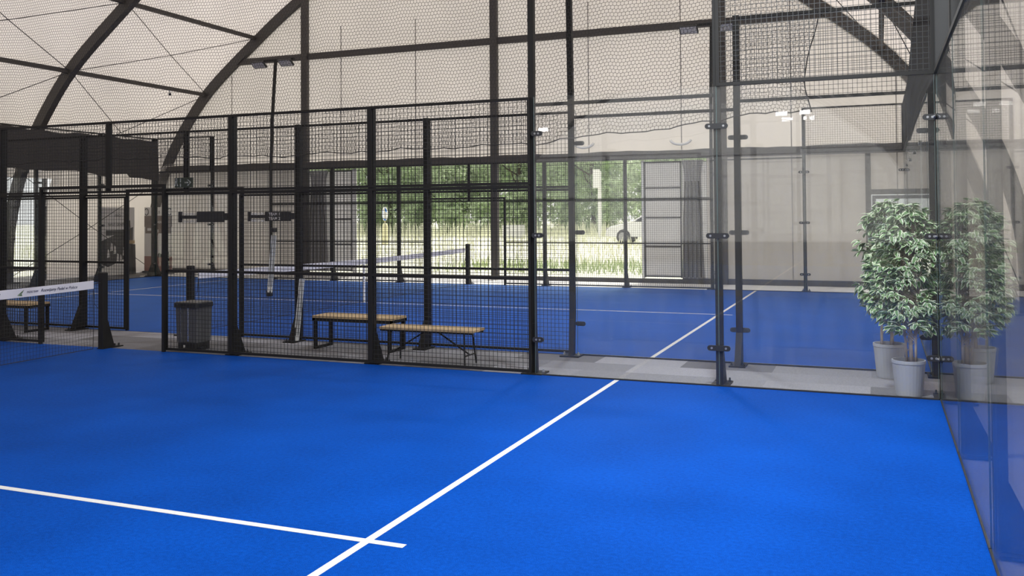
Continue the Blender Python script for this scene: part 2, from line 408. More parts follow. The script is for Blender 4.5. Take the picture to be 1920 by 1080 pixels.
WN = Wall('x', 0, 1)
build_side(WN, dict(mesh_r='black wire mesh fence along nearest court, right of doorway, waste bin behind it',
    glass_r='clear glass side wall of the nearest court, meeting the right corner post',
    mesh_l='black wire mesh fence of nearest court left of the doorway, behind the net post',
    glass_l='', head='plain black door frame without a door in the nearest court mesh fence'), far=-6)
WS = Wall('x', G, -1)
build_side(WS, dict(mesh_r='black wire mesh fence of far court behind the two benches',
    glass_r='glass side wall of the far court just across the carpeted aisle, behind the plants',
    mesh_l='black wire mesh fence of the far court at left, behind the leftmost bench',
    glass_l='glass side wall of the far court at its left end beside the aisle',
    head='plain black door frame of the far court, just under the exit sign'))
WF = Wall('x', G + 10, 1)
build_side(WF, dict(mesh_r='black mesh fence on far side of far court, in front of open hall door',
    glass_r='glass wall on the far side of far court, before the cream gable wall',
    mesh_l='black mesh fence on far side of far court, before the folded left door leaf',
    glass_l='glass wall at far left corner of far court, before the posters',
    head='farthest black door frame, in line with the trees outside'))
WO = Wall('x', -10, -1)
build_side(WO, dict(mesh_r='mesh fence on the camera side of the nearest court',
    glass_r='glass side wall on the camera side of the nearest court', mesh_l='mesh fence behind the camera left of doorway',
    glass_l='', head='black door frame in the fence behind the camera'), far=-6)
def build_back(W, label, u0, cl=True, edge='edged'):
    t = thing('glass_wall', label, 'glass wall', W.P(u0 + 5, .05, 0))
    us = [u0 + 2 * i for i in range(6)]
    for i in range(5): glasspanel(W, us[i] + (.01 if i == 0 else 0), us[i + 1] - (.01 if i == 4 else 0), t, edge=edge if i == 0 else 'edged')
    for i in range(5): meshpanel(W, us[i], us[i + 1], 3.0, 4.0, t)
    for i, u in enumerate(us):
        uu = u + (.045 if i == 0 else -.045 if i == 5 else 0)
        post(W, uu, 4.0, t)
        for z in (.38, 1.5, 2.6):
            if 0 < i < 5:
                if cl: clamp(W, u, z, t)
            else: clamp(W, u + (.06 if i == 0 else -.06), z, t, .12)
    return t
build_back(Wall('y', 10, 1), 'near glass back wall at right edge, running toward the camera and mirroring the plants', -10, cl=False)
build_back(Wall('y', 10, 1), 'glass back wall of the far court at right, behind the two potted plants', G, edge='edge')
build_back(Wall('y', -10, -1), 'glass back wall of the far court at far left, under the dark draped cloth', G)

# ------------------------------------------------------------------ court nets
def court_net(y0, y1, label, cat='net', words=True):
    t = thing('court_net', label, cat, (0, (y0 + y1) / 2, 0))
    for y in (y0, y1):
        s = -1 if y == y1 else 1     # toward the court middle
        p = MB().rbox(-.045, .045, y - .045, y + .045, 0, 1.0, .008)
        p.prism([(y - s * .045, .012), (y - s * .17, .012), (y - s * .045, .40)], 'x', -.03, .03)
        po = p.obj('net_post', M['metal'], t)
        MB().box(-.05, .05, y - s * .30, y + s * .05, -.004, .01).obj('foot_plate', M['metal'], po)
        for q in (.20, .27):
            MB().lathe([(.013, 0), (.013, .03), (.006, .035)], (.0, y - s * q, .01), 6).obj('anchor_bolt', M['plastic'], po)
    ya, yb = y0 + .16, y1 - .16; n = 60
    def top(y):
        q = (y - ya) / (yb - ya); return .905 - .045 * math.sin(math.pi * q) ** .8 if 0 < q < 1 else .905
    # tape
    b = MB(); ys = [ya + (yb - ya) * i / n for i in range(n + 1)]
    def band(dx, lo, hi): return [[(dx, y, top(y) - lo) for y in ys], [(dx, y, top(y) - hi) for y in ys]]
    v = []
    for y in ys:
        w = .0015 * math.sin(y * 9)
        for dx, dz in ((.006 + w, .0), (.006 + w, -.105), (-.006 + w, -.105), (-.006 + w, 0)): v.append((dx, y, top(y) + dz))
    f = [(4 * i + j, 4 * i + (j + 1) % 4, 4 * i + 4 + (j + 1) % 4, 4 * i + 4 + j) for i in range(n) for j in range(4)] + [(0, 1, 2, 3), (4 * n + 3, 4 * n + 2, 4 * n + 1, 4 * n)]
    b.add(v, f); band_o = b.obj('white_tape', M['band'], t)
    # netting
    w = MB(); m = int((yb - ya) / .045); r = .0016
    def bulge(y, z): return .012 * math.sin(y * 2.1) * math.sin(math.pi * z / .85) + .006 * math.sin(y * 7 + z * 9)
    zs = [.02 + .045 * j for j in range(18)]
    for i in range(m + 1):
        y = ya + (yb - ya) * i / m; pts = [(bulge(y, z), y + .004 * math.sin(z * 20 + i), z) for z in zs[::3]] + [(0, y, top(y) - .1)]
        w.tube(pts, r, 3, cap=False)
    for z in zs:
        pts = [(bulge(y, z), y, z + .003 * math.sin(y * 13)) for y in ys]
        w.tube(pts, r, 3, cap=False)
    w.obj('netting', M['net'], t, fix=False)
    c = MB(); c.tube([(0, ya, .015)] + [(.01 * math.sin(y * 3), y, .02) for y in ys] + [(0, yb, .02)], .004, 5); c.obj('bottom_cord', M['net'], t)
    for y, yp in ((ya, y0 + .05), (yb, y1 - .05)):
        c = MB(); c.tube([(0, y, .86), (0, yp, .87)], .006, 6); c.tube([(0, y, .80), (.0, y + (.02 if y == yb else -.02), .6), (0, yp, .5)], .003, 5)
        c.tube([(0, y, .8), (0.004, y + .005, .4), (0, y, .03)], .003, 5); c.obj('lacing_cord', M['net'], t)
    c = MB(); c.box(-.009, .009, (y0 + y1) / 2 - .025, (y0 + y1) / 2 + .025, 0.004, .87); c.obj('centre_strap', M['strap'], t)
    if words:
        for body, y, size, shear, mt, sx in (('Rozwijamy Padel w Polsce', -.78, .052, .35, 'ink', .98), ('PADELTEAM', -1.17, .036, .3, 'ink', .8),
                                         ('www.padlem.pl', -1.75, .05, .35, 'ink', .9), ('Rozwijamy Padel w Polsce', -3.3, .052, .35, 'ink', .98)):
            zz = top(y) - .052
            text('lettering', body, size, face_mtx((.009, y, zz), (0, 1, .0), (0, 0, 1), sx), M[mt], band_o, shear)
        lg = MB(); yy = -1.33; zz = top(yy) - .05
        lg.prism([(yy - .05, zz - .03), (yy + .045, zz + .035), (yy + .02, zz - .005)], 'x', .0075, .009)
        lg.prism([(yy - .045, zz - .034), (yy + .01, zz - .01), (yy + .02, zz - .04)], 'x', .0075, .009)
        lg.obj('printed_emblem', M['greenink'], band_o)
    return t
court_net(-9.92, -.08, 'nearest court net at left edge with white printed tape')
court_net(G + .08, G + 9.92, 'far court net with white tape stretching toward the open hall door', words=False)

# ------------------------------------------------------------------ hall frame
half = [(11.8, 0), (11.76, 1.2), (11.52, 2.3), (11.1, 3.35), (10.5, 4.35), (9.55, 5.5), (8.15, 6.65), (6.35, 7.95), (4.4, 8.95), (2.2, 9.65), (0, 9.9)]
def smooth(pts, k=5):
    P = [Vector((p[0], p[1])) for p in pts]; out = []
    for i in range(len(P) - 1):
        a, b, c, d = P[max(i - 1, 0)], P[i], P[i + 1], P[min(i + 2, len(P) - 1)]
        for j in range(k):
            t = j / k
            out.append(.5 * ((2 * b) + (c - a) * t + (2 * a - 5 * b + 4 * c - d) * t * t + (3 * b - a - 3 * c + d) * t ** 3))
    out.append(P[-1]); return out
full = [(-x, z) for x, z in half] + [(x, z) for x, z in half[-2::-1]]
PROF = smooth(full, 5)
def offs(P, d):
    o = []
    for i, p in enumerate(P):
        t = (P[min(i + 1, len(P) - 1)] - P[max(i - 1, 0)]).normalized(); o.append(p + Vector((-t.y, t.x)) * d)
    return o
OUT = offs(PROF, .17); INN = offs(PROF, -.13)
def arch(y):
    mb = MB(); v = []
    a, b = offs(PROF, .13), INN
    for p, q in zip(a, b): v += [(p.x, y - .09, p.y), (p.x, y + .09, p.y), (q.x, y + .09, q.y), (q.x, y - .09, q.y)]
    n = len(a); f = [(4 * i + j, 4 * i + (j + 1) % 4, 4 * i + 4 + (j + 1) % 4, 4 * i + 4 + j) for i in range(n - 1) for j in range(4)] + [(0, 1, 2, 3), (4 * n - 1, 4 * n - 2, 4 * n - 3, 4 * n - 4)]
    mb.add(v, f)
    for s in (-1, 1): mb.box(s * 11.8 - .25, s * 11.8 + .25, y - .2, y + .2, -.012, .02)
    return struct(mb.obj('arch_beam', M['metal2']))
YA = [YG - 5.1 * i for i in range(12)]
for y in YA: arch(y)
# membrane vault
mb = MB(); ys = sorted([13.28, 9.25, 5.25] + [YG - 2.55 * i for i in range(1, 23) if i not in (2, 3)], reverse=True)
V = [(p.x, y, p.y) for y in ys for p in OUT]; w_ = len(OUT); F_ = []
for i in range(len(ys) - 1):
    for j in range(w_ - 1):
        p, q = OUT[j], OUT[j + 1]
        if 5.2 < (ys[i] + ys[i + 1]) / 2 < 9.3 and p.x < -9 and max(p.y, q.y) < 3.0: continue      # side opening
        F_.append((i * w_ + j, i * w_ + j + 1, (i + 1) * w_ + j + 1, (i + 1) * w_ + j))
mb.add(V, F_); o = struct(mb.obj('ceiling', M['vault'], smooth=True))
# purlins
for s in (-1, 1):
    for (x, z) in ((9.6, 5.45), (7.75, 7.05), (4.4, 8.95)):
        struct(MB().beam((s * x, YG, z), (s * x, -43, z), .10, .10).obj('purlin_beam', M['metal2']))
struct(MB().beam((0, YG, 9.9), (0, -43, 9.9), .1).obj('purlin_beam', M['metal2']))
# crossed bracing cables in the bays
for s in (-1, 1):
    for i in range(4):
        ya, yb = YA[i], YA[i + 1]
        seq = [(7.75, 7.05), (9.6, 5.45), (11.35, 2.9), (11.8, .1)]
        for j in range(3):
            (xa, za), (xb, zb) = seq[j], seq[j + 1]
            m_ = MB(); sag = .0
            for p, q in (((s * xa, ya, za), (s * xb, yb, zb)), ((s * xb, ya, zb), (s * xa, yb, za))):
                m_.tube([p, ((p[0] + q[0]) / 2 , (p[1] + q[1]) / 2, (p[2] + q[2]) / 2 - .05), q], .010, 5)
            struct(m_.obj('brace_cable_beam', M['metal2']))
# gable: columns, beams
for x in (-6, 0, 6):
    zt = 8.2 if x else 9.8
    struct(MB().box(x - .1, x + .1, YG - .1, YG + .03, -.012, zt).obj('column', M['metal2']))
struct(MB().box(-8.4, 10.0 - 1.6, YG - .05, YG + .03, 6.28, 6.46).obj('gable_beam', M['metal2']))
struct(MB().box(-11.1, 11.1, YG - .13, YG + .03, 3.07, 3.27).obj('header_beam', M['metal2']))
hd = MB()
for x0, x1 in ((-11.1, 11.1),):
    n = 60; v = []
    for i in range(n + 1):
        x = x0 + (x1 - x0) * i / n; z = 3.27 + .012 * math.sin(x * 2.3) + .008 * math.sin(x * 7)
        v += [(x, YG - .14, z - .08), (x, YG - .14, z + .015), (x, YG - .05, z + .015)]
    hd.add(v, [(3 * i, 3 * i + 3, 3 * i + 4, 3 * i + 1) for i in range(n)] + [(3 * i + 1, 3 * i + 4, 3 * i + 5, 3 * i + 2) for i in range(n)])
struct(hd.obj('header_cover_trim', M['metal2'], fix=False))
# gable wall sheets (around the two openings)
YW = YG + .06
def sheet(name, pts, m): 
    mb = MB(); mb.add([(x, YW, z) for x, z in pts], [tuple(range(len(pts)))]); return struct(mb.obj(name, m, fix=False))
up = [(p.x, p.y) for p in OUT if p.y > 3.15]
sheet('wall_gable_upper', [(-11.2, 3.1), (11.2, 3.1)] + [(x, z) for x, z in up[::-1]], M['gable'])
lowl = [(p.x, p.y) for p in OUT if p.y <= 3.3 and p.x < 0]; lowr = [(p.x, p.y) for p in OUT if p.y <= 3.3 and p.x > 0]
sheet('wall_gable_left', lowl + [(-11.2, 3.1), (-5.95, 3.1), (-5.95, 0)], M['gable_low'])
sheet('wall_gable_middle', [(5.6, 0), (5.6, 3.1), (9.25, 3.1), (9.25, 0)], M['gable_low'])
sheet('wall_gable_over_door', [(9.25, 2.2), (9.25, 3.1), (11.2, 3.1), (11.05, 2.2)], M['gable_low'])
sheet('wall_gable_right', [(11.0, 0), (11.0, 2.2), (11.2, 3.12)] + [q for q in lowr], M['gable_low'])
for x in (-8.7, -4.83, -2.41, 2.6, 4.99, 7.6, 9.9):
    zt = 6 if abs(x) > 8 else 7.2
    struct(MB().box(x - .012, x + .012, YW - .006, YW - .001, 3.3 if -5.9 < x < 5.6 else .15, zt).obj('seam_trim', M['seam']))
struct(MB().box(5.0, 9.2, YG - .05, YG + .03, -.005, .13).obj('sill_trim', M['metal2']))
struct(MB().box(-11.7, -5.9, YG - .05, YG + .03, -.005, .13).obj('sill_trim', M['metal2']))
struct(MB().box(-5.9, 5.6, YG - .04, YG + .03, -.005, .10).obj('threshold_trim', M['metal2']))
# small door at right of the gable
d = MB()
for x0, x1, z0, z1 in ((9.22, 9.34, 0, 3.1), (10.86, 11.0, 0, 3.1), (9.34, 10.86, 2.12, 2.24)): d.box(x0, x1, YG - .06, YG + .02, z0, z1)
dd = struct(d.obj('door_1', M['metal2']))
d2 = MB()
for x0, x1, z0, z1 in ((9.36, 9.44, 0, 2.1), (10.1, 10.2, 0, 2.1), (10.78, 10.86, 0, 2.1), (9.44, 10.1, 2.02, 2.1), (10.2, 10.78, 2.02, 2.1), (9.44, 10.1, 0, .25), (10.2, 10.78, 0, .25)):
    d2.box(x0, x1, YG - .02, YG + .02, z0, z1)
d2.obj('door_leaf', M['grey'], dd)
MB().box(9.44, 10.1, YG - .003, YG + .003, .25, 2.02).obj('door_pane', M['pane'], dd)
MB().box(10.2, 10.78, YG - .003, YG + .003, .25, 2.02).obj('door_pane', M['pane'], dd)

# folding door leaves
def leaf(x0, x1, ax0, ax1, label):
    t = thing('folding_door', label, 'door', ((x0 + x1) / 2, YG + .02, .1))
    f = MB(); b = .035; Y0, Y1 = YG - .02, YG + .02
    for x in (x0, x1): f.box(x - b / 2, x + b / 2, Y0, Y1, .13, 3.02)
    for z in (.16, .9, 1.62, 2.36, 3.0): f.box(x0, x1, Y0, Y1, z - .018, z + .018)
    f.obj('leaf_frame', M['metal2'], t)
    MB().box(x0 + .02, x1 - .02, YG + .004, YG + .012, .15, 3.0).obj('leaf_sheet', M['leafpanel'], t)
    MB().box(ax0 - .06 if ax0 < x0 else x1 + .02, ax1 + .06 if ax0 > x0 else x0 - .02, YG + .022, YG + .03, .13, 3.0).obj('side_sheet', M['leafpanel'], t)
    # accordion of gathered sheet
    a = MB(); n = 44; rows = 14; P = []
    for j in range(rows + 1):
        q = j / rows; z = .13 + 2.9 * q; row = []
        pin = .72 + .28 * abs(q - .9) / .9 if q < .9 else .72 + .28 * ((q - .9) / .1)
        for i in range(n + 1):
            s = i / n; x = ax0 + (ax1 - ax0) * (.5 + (s - .5) * pin)
            row.append((x, YG - .06 + .05 * math.sin(s * math.pi * 11 + .4 * math.sin(z * 2)), z))
        P.append(row)
    a.grid(P); a.obj('pleated_curtain', M['pleat'], t, smooth=True)
    for k in range(5):
        x = ax0 + (ax1 - ax0) * (k + .6) / 5.4
        c = MB(); xs = (ax0 + ax1) / 2 + (x - (ax0 + ax1) / 2) * .8
        c.tube([(x, YG - .12, .16), (x, YG - .12, 1.6), (xs, YG - .12, 2.5)], .018, 6); c.obj('curtain_rod', M['metal2'], t)
    return t
leaf(4.06, 4.97, 5.0, 5.55, 'folded cream door leaf at right side of the open hall door')
leaf(-5.15, -4.45, -5.85, -5.2, 'folded cream door leaf at left side of the open hall door')
mb = MB(); mb.box(-5.9, 5.6, YG - .01, YG + .02, 2.985, 3.0); mb.box(3.98, 4.05, YG - .02, YG + .03, .1, 3.05, 1); mb.box(-4.42, -4.3, YG - .02, YG + .03, .1, 3.05, 1)
struct(mb.obj('door_2', [M['metal2'], M['white']]))

# left side wall window
fr = MB(); X = -11.82
for y0, y1, z0, z1 in ((5.2, 5.3, .0, 3.0), (9.2, 9.3, 0, 3.0), (7.2, 7.3, .35, 3.0), (5.3, 9.2, 2.92, 3.0), (5.3, 9.2, .30, .38)): fr.box(X - .03, X + .05, y0, y1, z0, z1)
wf = struct(fr.obj('window_1', M['metal2']))
MB().box(X + .0, X + .006, 5.3, 9.2, .38, 2.92).obj('window_pane', M['pane'], wf)
b = MB(); b.beam((X + .1, 6.1, .3), (X + .1, 7.1, 2.6), .12); b.beam((X + .1, 6.6, .3), (X + .1, 7.9, 2.0), .05); wb = b.obj('window_brace', M['metal2'], wf)

# ------------------------------------------------------------------ hex divider net
def hexnet():
    hx = [(-8, 2.58), (-.05, 2.57), (1.2, 2.55), (2.31, 2.53), (3.46, 2.55), (4.96, 2.57), (5.66, 2.57), (6.66, 2.65), (7.2, 2.68), (7.82, 2.745), (8.05, 2.80), (8.5, 2.84), (8.62, 2.80), (8.95, 2.79)]
    def hem(x): return np.interp(x, [a for a, _ in hx], [b for _, b in hx]) + .012 * np.sin(x * 5.1) + .008 * np.sin(x * 11.7) + .006 * np.sin(x * 23)
    px, nr = .0225, 76; x0, x1 = -6.0, 8.9
    nx = int((x1 - x0) / px); ztop = 5.75
    i = np.arange(nx + 1); j = np.arange(nr + 1)
    I, J = np.meshgrid(i, j)
    xr = x0 + I * px
    hemv = hem(xr); t = J / nr
    Z = hemv + (ztop - hemv) * t
    zz = np.where((I + J) % 2 == 0, .0035, -.0035)
    Z = Z + np.where((J == 0) | (J == nr), 0, zz)
    # right edge leans and flutters with height
    edge = np.interp(Z, [2.7, 3.1, 3.6, 4.0, 5.8], [0, -.14, -.02, .06, .12])
    wgt = np.clip((xr - 7.6) / 1.3, 0, 1) ** 2
    Xc = xr + edge * wgt + .012 * np.sin(Z * 9 + xr * 2)
    Y = .95 + .05 * np.sin(xr * 1.7) + .03 * np.sin(xr * 5 + Z * 2) * (1 - .6 * t) + .04 * np.sin(xr * 9) * np.clip(1 - t * 4, 0, 1)
    V = np.stack([Xc, Y, Z], -1).reshape(-1, 3)
    idx = (J * (nx + 1) + I)
    e1 = np.stack([idx[:, :-1].ravel(), idx[:, 1:].ravel()], 1)
    msk = ((I + J) % 2 == 0)[:-1, :]
    e2 = np.stack([idx[:-1][msk], idx[1:][msk]], 1)
    E = np.concatenate([e1, e2]); A, B = V[E[:, 0]], V[E[:, 1]]
    d = B - A; d /= np.linalg.norm(d, axis=1, keepdims=True)
    u = np.tile(np.array([[0., 1., 0.]]), (len(E), 1)); a = np.cross(d, u); a /= np.linalg.norm(a, axis=1, keepdims=True); b = np.cross(d, a)
    r = .0025; vs = []
    for base in (A, B):
        for k in range(3):
            th = 2 * math.pi * k / 3; vs.append(base + (a * math.cos(th) + b * math.sin(th)) * r)
    vs = np.stack(vs, 1).reshape(-1, 3); n = len(E)
    q = np.array([[0, 1, 4, 3], [1, 2, 5, 4], [2, 0, 3, 5]]); F = (np.arange(n)[:, None, None] * 6 + q[None]).reshape(-1, 4)
    me = bpy.data.meshes.new('netting'); me.vertices.add(len(vs)); me.vertices.foreach_set('co', vs.ravel())
    me.loops.add(F.size); me.loops.foreach_set('vertex_index', F.ravel().astype(np.int32))
    me.polygons.add(len(F)); me.polygons.foreach_set('loop_start', (np.arange(len(F)) * 4).astype(np.int32))
    me.polygons.foreach_set('loop_total', np.full(len(F), 4, np.int32))
    me.materials.append(M['net']); me.update(calc_edges=True); me.validate()
    t = thing('divider_net', 'tall fine black net hanging over the aisle between the courts, wavy hem', 'net', (1.5, .95, 2.55))
    o = bpy.data.objects.new('netting', me); C.objects.link(o); o.parent = t; o.matrix_parent_inverse = Matrix.Translation(-Vector(t.location))
    P = V.reshape(nr + 1, nx + 1, 3)
    c = MB(); c.tube([tuple(p) for p in P[0][::4]], .0065, 5); c.obj('hem_rope', M['net'], t)
    c = MB(); c.tube([tuple(p) for p in P[:, -1][::3]], .007, 5); c.obj('edge_rope', M['net'], t)
    c = MB(); c.tube([(-9.1, .95, 5.8), (0, .95, 5.76), (9.1, .95, 5.8)], .006, 5); c.obj('support_cable', M['net'], t)
hexnet()

# gathered end of a second net in the right corner above the aisle
def gathered():
    n = 34; rows = []
    for j in range(27):
        q = j / 26; z = 2.45 + q * 2.2
        xl = np.interp(z, [2.45, 2.9, 3.9, 5.1], [9.79, 9.77, 9.88, 10.0]); xr = np.interp(z, [2.45, 2.91, 3.14, 3.84, 5.1], [9.81, 9.94, 10.09, 10.38, 10.75])
        row = []
        for i in range(n):
            a = 2 * math.pi * i / n; c = (xl + xr) / 2; h = (xr - xl) / 2
            row.append((c + h * math.cos(a) * (1 + .03 * math.sin(a * 9)), .86 + (.012 + .02 * q) * math.sin(a) * (1 + .4 * math.sin(a * 11)), z))
        rows.append(row + [row[0]])
    mb = MB(); mb.grid(rows)
    mb.add([(x, y, z) for x, y, z in rows[0][:-1]], [tuple(range(n))])
    mb.add([(x, y, z) for x, y, z in rows[-1][:-1]], [tuple(range(n))])
    tag(mb.obj('gathered_net', M['cloth2'], smooth=True), 'gathered dark net bunch tapering to a point above the potted plants', 'net')
gathered()

# dark cloth draped over the mesh top at the far left
def drape():
    P = []; nY = 70
    for j in range(15):
        q = j / 14; row = []
        for i in range(nY + 1):
            y = 2.0 + 9.45 * i / nY
            top = 3.92 + .02 * math.sin(y * 2.2) + .02 * math.sin(y * 6); bot = 2.86 + .07 * math.sin(y * .9 + 1) + .03 * math.sin(y * 3.1) + (.10 if 9.6 < y < 10.3 else 0)
            row.append((-9.93 + .05 * math.sin(y * 11 + q * 2) * (q * .8 + .2) + .05 * q, y, top + (bot - top) * q))
        P.append(row)
    mb = MB(); mb.grid(P); mb.grid([[(x + .02, y, z) for x, y, z in r] for r in P[::-1]])
    tag(mb.obj('windbreak_cloth', M['cloth'], smooth=True, fix=False), 'dark cloth draped along the top of far court left back wall', 'cloth')
drape()

# ------------------------------------------------------------------ light poles
def floodlight(p, par, s=1, tilt=.62):
    c = Vector(p); mb = MB(); L, D, H = .42, .24, .05
    ca, sa = math.cos(tilt), math.sin(tilt)
    def T(x, y, z): return (c.x + x, c.y + s * (y * ca - z * sa), c.z + (y * sa + z * ca))
    def b(m_, x0, x1, y0, y1, z0, z1, k=0):
        v = [T(x, y, z) for z in (z0, z1) for y in (y0, y1) for x in (x0, x1)]
        m_.add(v, [(0, 2, 3, 1), (4, 5, 7, 6), (0, 1, 5, 4), (2, 6, 7, 3), (0, 4, 6, 2), (1, 3, 7, 5)], k)
    b(mb, -L / 2, L / 2, -D / 2, D / 2, 0, H)
    for k in range(7): b(mb, -L / 2 + .03 + k * .057, -L / 2 + .042 + k * .057, -D / 2 + .02, D / 2 - .02, H, H + .03)
    o = mb.obj('floodlight', M['plastic'], par)
    l = MB()
    for k in range(5): b(l, -L / 2 + .025 + k * .075, -L / 2 + .093 + k * .075, -D / 2 + .02, D / 2 - .02, -.004, .001)
    l.obj('lamp_lens', M['lens'], o)
    return o
def light_pole(x, y, out, label, bend=.22, wd=.066):
    t = thing('light_pole', label, 'light pole', (x, y, 0))
    yy = y + out * .06; w = wd
    mb = MB(); pts = [(x, yy + out * .04, .0), (x, yy, .55), (x, yy, 3.0), (x, yy + out * bend * .3, 4.4), (x, yy + out * bend, 6.05)]
    for a, b in zip(pts[:-1], pts[1:]): mb.beam(a, b, w, w, up=(0, 1, 0))
    mb.box(x - .12, x + .12, yy - .08, yy + .16 if out > 0 else yy + .08, -.004, .012) if out > 0 else mb.box(x - .12, x + .12, yy - .16, yy + .08, -.004, .012)
    mb.obj('pole', M['metal'], t)
    for dx in (-.09, .09):
        MB().lathe([(.016, 0), (.016, .012), (.009, .012), (.009, .035)], (x + dx, yy + out * .06, .012), 6).obj('anchor_bolt', M['galv'], t)
    ty = yy + out * bend
    MB().box(x - .62, x + .62, ty - .03, ty + .03, 6.02, 6.08).obj('cross_arm', M['metal'], t)
    for dx in (-.50, .40): floodlight((x + dx, ty - out * .10, 5.93), t, s=-out)
light_pole(6, G + 10, 1, 'dark light pole with two unlit floodlights beyond the far court, right one')
light_pole(-6, G + 10, 1, 'dark light pole with two unlit floodlights left of the open hall door')
light_pole(6, G, -1, 'dark light pole on the aisle edge of the far court, top out of frame', bend=.15)
light_pole(6, 0, 1, 'dark light pole where mesh meets glass on the nearest court', bend=.02)

# lamps of the farther halls behind the camera, seen as bright reflections in the glass
for k, (x, z) in enumerate([(-6.9, 6.18), (5.24, 6.45), (6.28, 6.47)]):
    t = thing('led_lamp', 'lit white LED lamp hanging in the hall behind the camera', 'lamp', (x, -36, z), 'lit lamps behind the camera')
    MB().box(x - .28, x + .28, -36.16, -36.02, z - .11, z + .11).obj('lamp_body', M['metal'], t)
    MB().box(x - .26, x + .26, -36.02, -36.0, z - .09, z + .09).obj('lamp_face', M['lit'], t)
    MB().tube([(x, -36.1, z + .1), (x, -36.1, min(9.4, 9.9 - x * x * .045))], .01, 5).obj('suspension_rod', M['metal'], t)

# added fill lamps, out of frame, to brighten the right end of both courts
for k, (x, y, z, P) in enumerate(((8.6, -2.6, 5.0, 370), (8.6, -7.0, 5.0, 310), (5.5, 5.6, 7.0, 360))):
    t = thing('added_fill_lamp', ('added unseen fill lamp above the near end of glass side wall', 'added unseen fill lamp above the service line behind the camera', 'added unseen fill lamp high above the right end of the far court')[k], 'lamp', (x, y, z))
    MB().lathe([(.30, 0), (.31, .03), (.12, .16), (.10, .30)], (x, y, z), 24).obj('added_fill_lamp_shade', M['metal2'], t)
    MB().tube([(x, y, z + .3), (x, y, z + 1.0)], .012, 6).obj('suspension_rod', M['metal2'], t)
    L = bpy.data.lights.new('added_fill_light', 'AREA'); L.shape = 'DISK'; L.size = .58; L.energy = P; L.color = (.90, .96, 1.0)
    lo = bpy.data.objects.new('added_fill_light', L); C.objects.link(lo); lo.location = (x, y, z - .01)

# ------------------------------------------------------------------ benches
def bench_box(x0, x1, y0, y1, h, label):
    t = thing('bench', label, 'bench', ((x0 + x1) / 2, (y0 + y1) / 2, 0), 'timber topped benches in the aisle')
    mb = MB(); n = 4; w = (y1 - y0) / n
    for i in range(n): mb.rbox(x0, x1, y0 + i * w + .004, y0 + (i + 1) * w - .004, h - .03, h, .004)
    mb.obj('bench_seat', M['timber'], t)
    a = .04
    f = MB(); 
    for y in (y0, y1 - a): f.box(x0, x1, y, y + a, h - .07, h - .03)
    for x in (x0, x1 - a): f.box(x, x + a, y0, y1, h - .07, h - .03)
    f.obj('seat_frame', M['metal'], t)
    for x in (x0 + .02, x1 - a - .02):
        for y in (y0, y1 - a): MB().box(x, x + a, y, y + a, -.004, h - .07).obj('leg', M['metal'], t)
        MB().box(x, x + a, y0 + a, y1 - a, -.004, .03).obj('foot_bar', M['metal'], t)
    return t
bench_box(2.62, 3.80, .85, 1.25, .43, 'timber topped bench with square black legs, behind the trestle bench')
bench_box(-4.15, -2.42, .80, 1.22, .43, 'timber topped bench at left edge behind the nearest court net')
def bench_trestle(x0, x1, y0, y1, h):
    t = thing('bench', 'timber topped trestle bench with splayed thin black legs in the aisle', 'bench', ((x0 + x1) / 2, (y0 + y1) / 2, 0), 'timber topped benches in the aisle')
    mb = MB(); n = 3; w = (y1 - y0) / n
    for i in range(n): mb.rbox(x0 - .08, x1 + .08, y0 + i * w + .003, y0 + (i + 1) * w - .003, h - .028, h, .004)
    mb.obj('bench_seat', M['timber'], t)
    fr = MB(); fr.box(x0 - .07, x1 + .07, y0 + .01, y0 + .03, h - .05, h - .028); fr.box(x0 - .07, x1 + .07, y1 - .03, y1 - .01, h - .05, h - .028); fr.obj('seat_frame', M['metal'], t)
    for s, x in ((-1, x0 + .06), (1, x1 - .06)):
        for y, yb in ((y0 + .05, y0 - .0), (y1 - .05, y1 + .0)):
            MB().tube([(x, y, h - .03), (x + s * .03, yb, .006)], .011, 8).obj('leg', M['metal'], t)
        MB().tube([(x + s * .022, y0 + .01, .12), (x + s * .022, y1 - .01, .12)], .009, 6).obj('leg_bar', M['metal'], t)
        MB().tube([(x + s * .022, (y0 + y1) / 2, .12), (x - s * .42, (y0 + y1) / 2, h - .035)], .010, 6).obj('brace', M['metal'], t)
    return t
bench_trestle(4.10, 5.16, .16, .48, .42)

# ------------------------------------------------------------------ waste bin
def bin_():
    x0, x1, y0, y1 = .99, 1.33, .16, .46
    t = thing('pedal_bin', 'grey pedal waste bin with dark lid behind the mesh fence', 'waste bin', ((x0 + x1) / 2, (y0 + y1) / 2, 0))
    b = MB(); v = []
    for z, e in ((.10, .014), (.56, .0)): v += [(x0 + e, y0 + e, z), (x1 - e, y0 + e, z), (x1 - e, y1 - e, z), (x0 + e, y1 - e, z)]
    b.add(v, [(3, 2, 1, 0), (4, 5, 6, 7)] + [(i, (i + 1) % 4, 4 + (i + 1) % 4, 4 + i) for i in range(4)])
    b.obj('bin_body', M['grey'], t)
    MB().rbox(x0 + .015, x1 - .015, y0 + .01, y1 - .01, -.004, .12, .02).obj('bin_base', M['plastic'], t)
    MB().rbox(x0 - .015, x1 + .015, y0 - .02, y1 + .015, .55, .62, .015).obj('bin_lid', M['plastic'], t)
    MB().box(x0 + .205, x0 + .225, y0 - .012, y0 + .012, .12, .55).obj('chrome_strip', M['chrome'], t)
    MB().box(x0 + .09, x0 + .095, y0 - .010, y0 + .012, .12, .55).obj('front_seam', M['chrome'], t)
    MB().box(x1 - .01, x1 + .05, y0 + .05, y0 + .13, .02, .04).obj('pedal', M['plastic'], t)
    MB().box(x0 + .125, x0 + .15, y0 - .003, y0 + .012, .035, .065).obj('bin_badge', M['postl'], t)
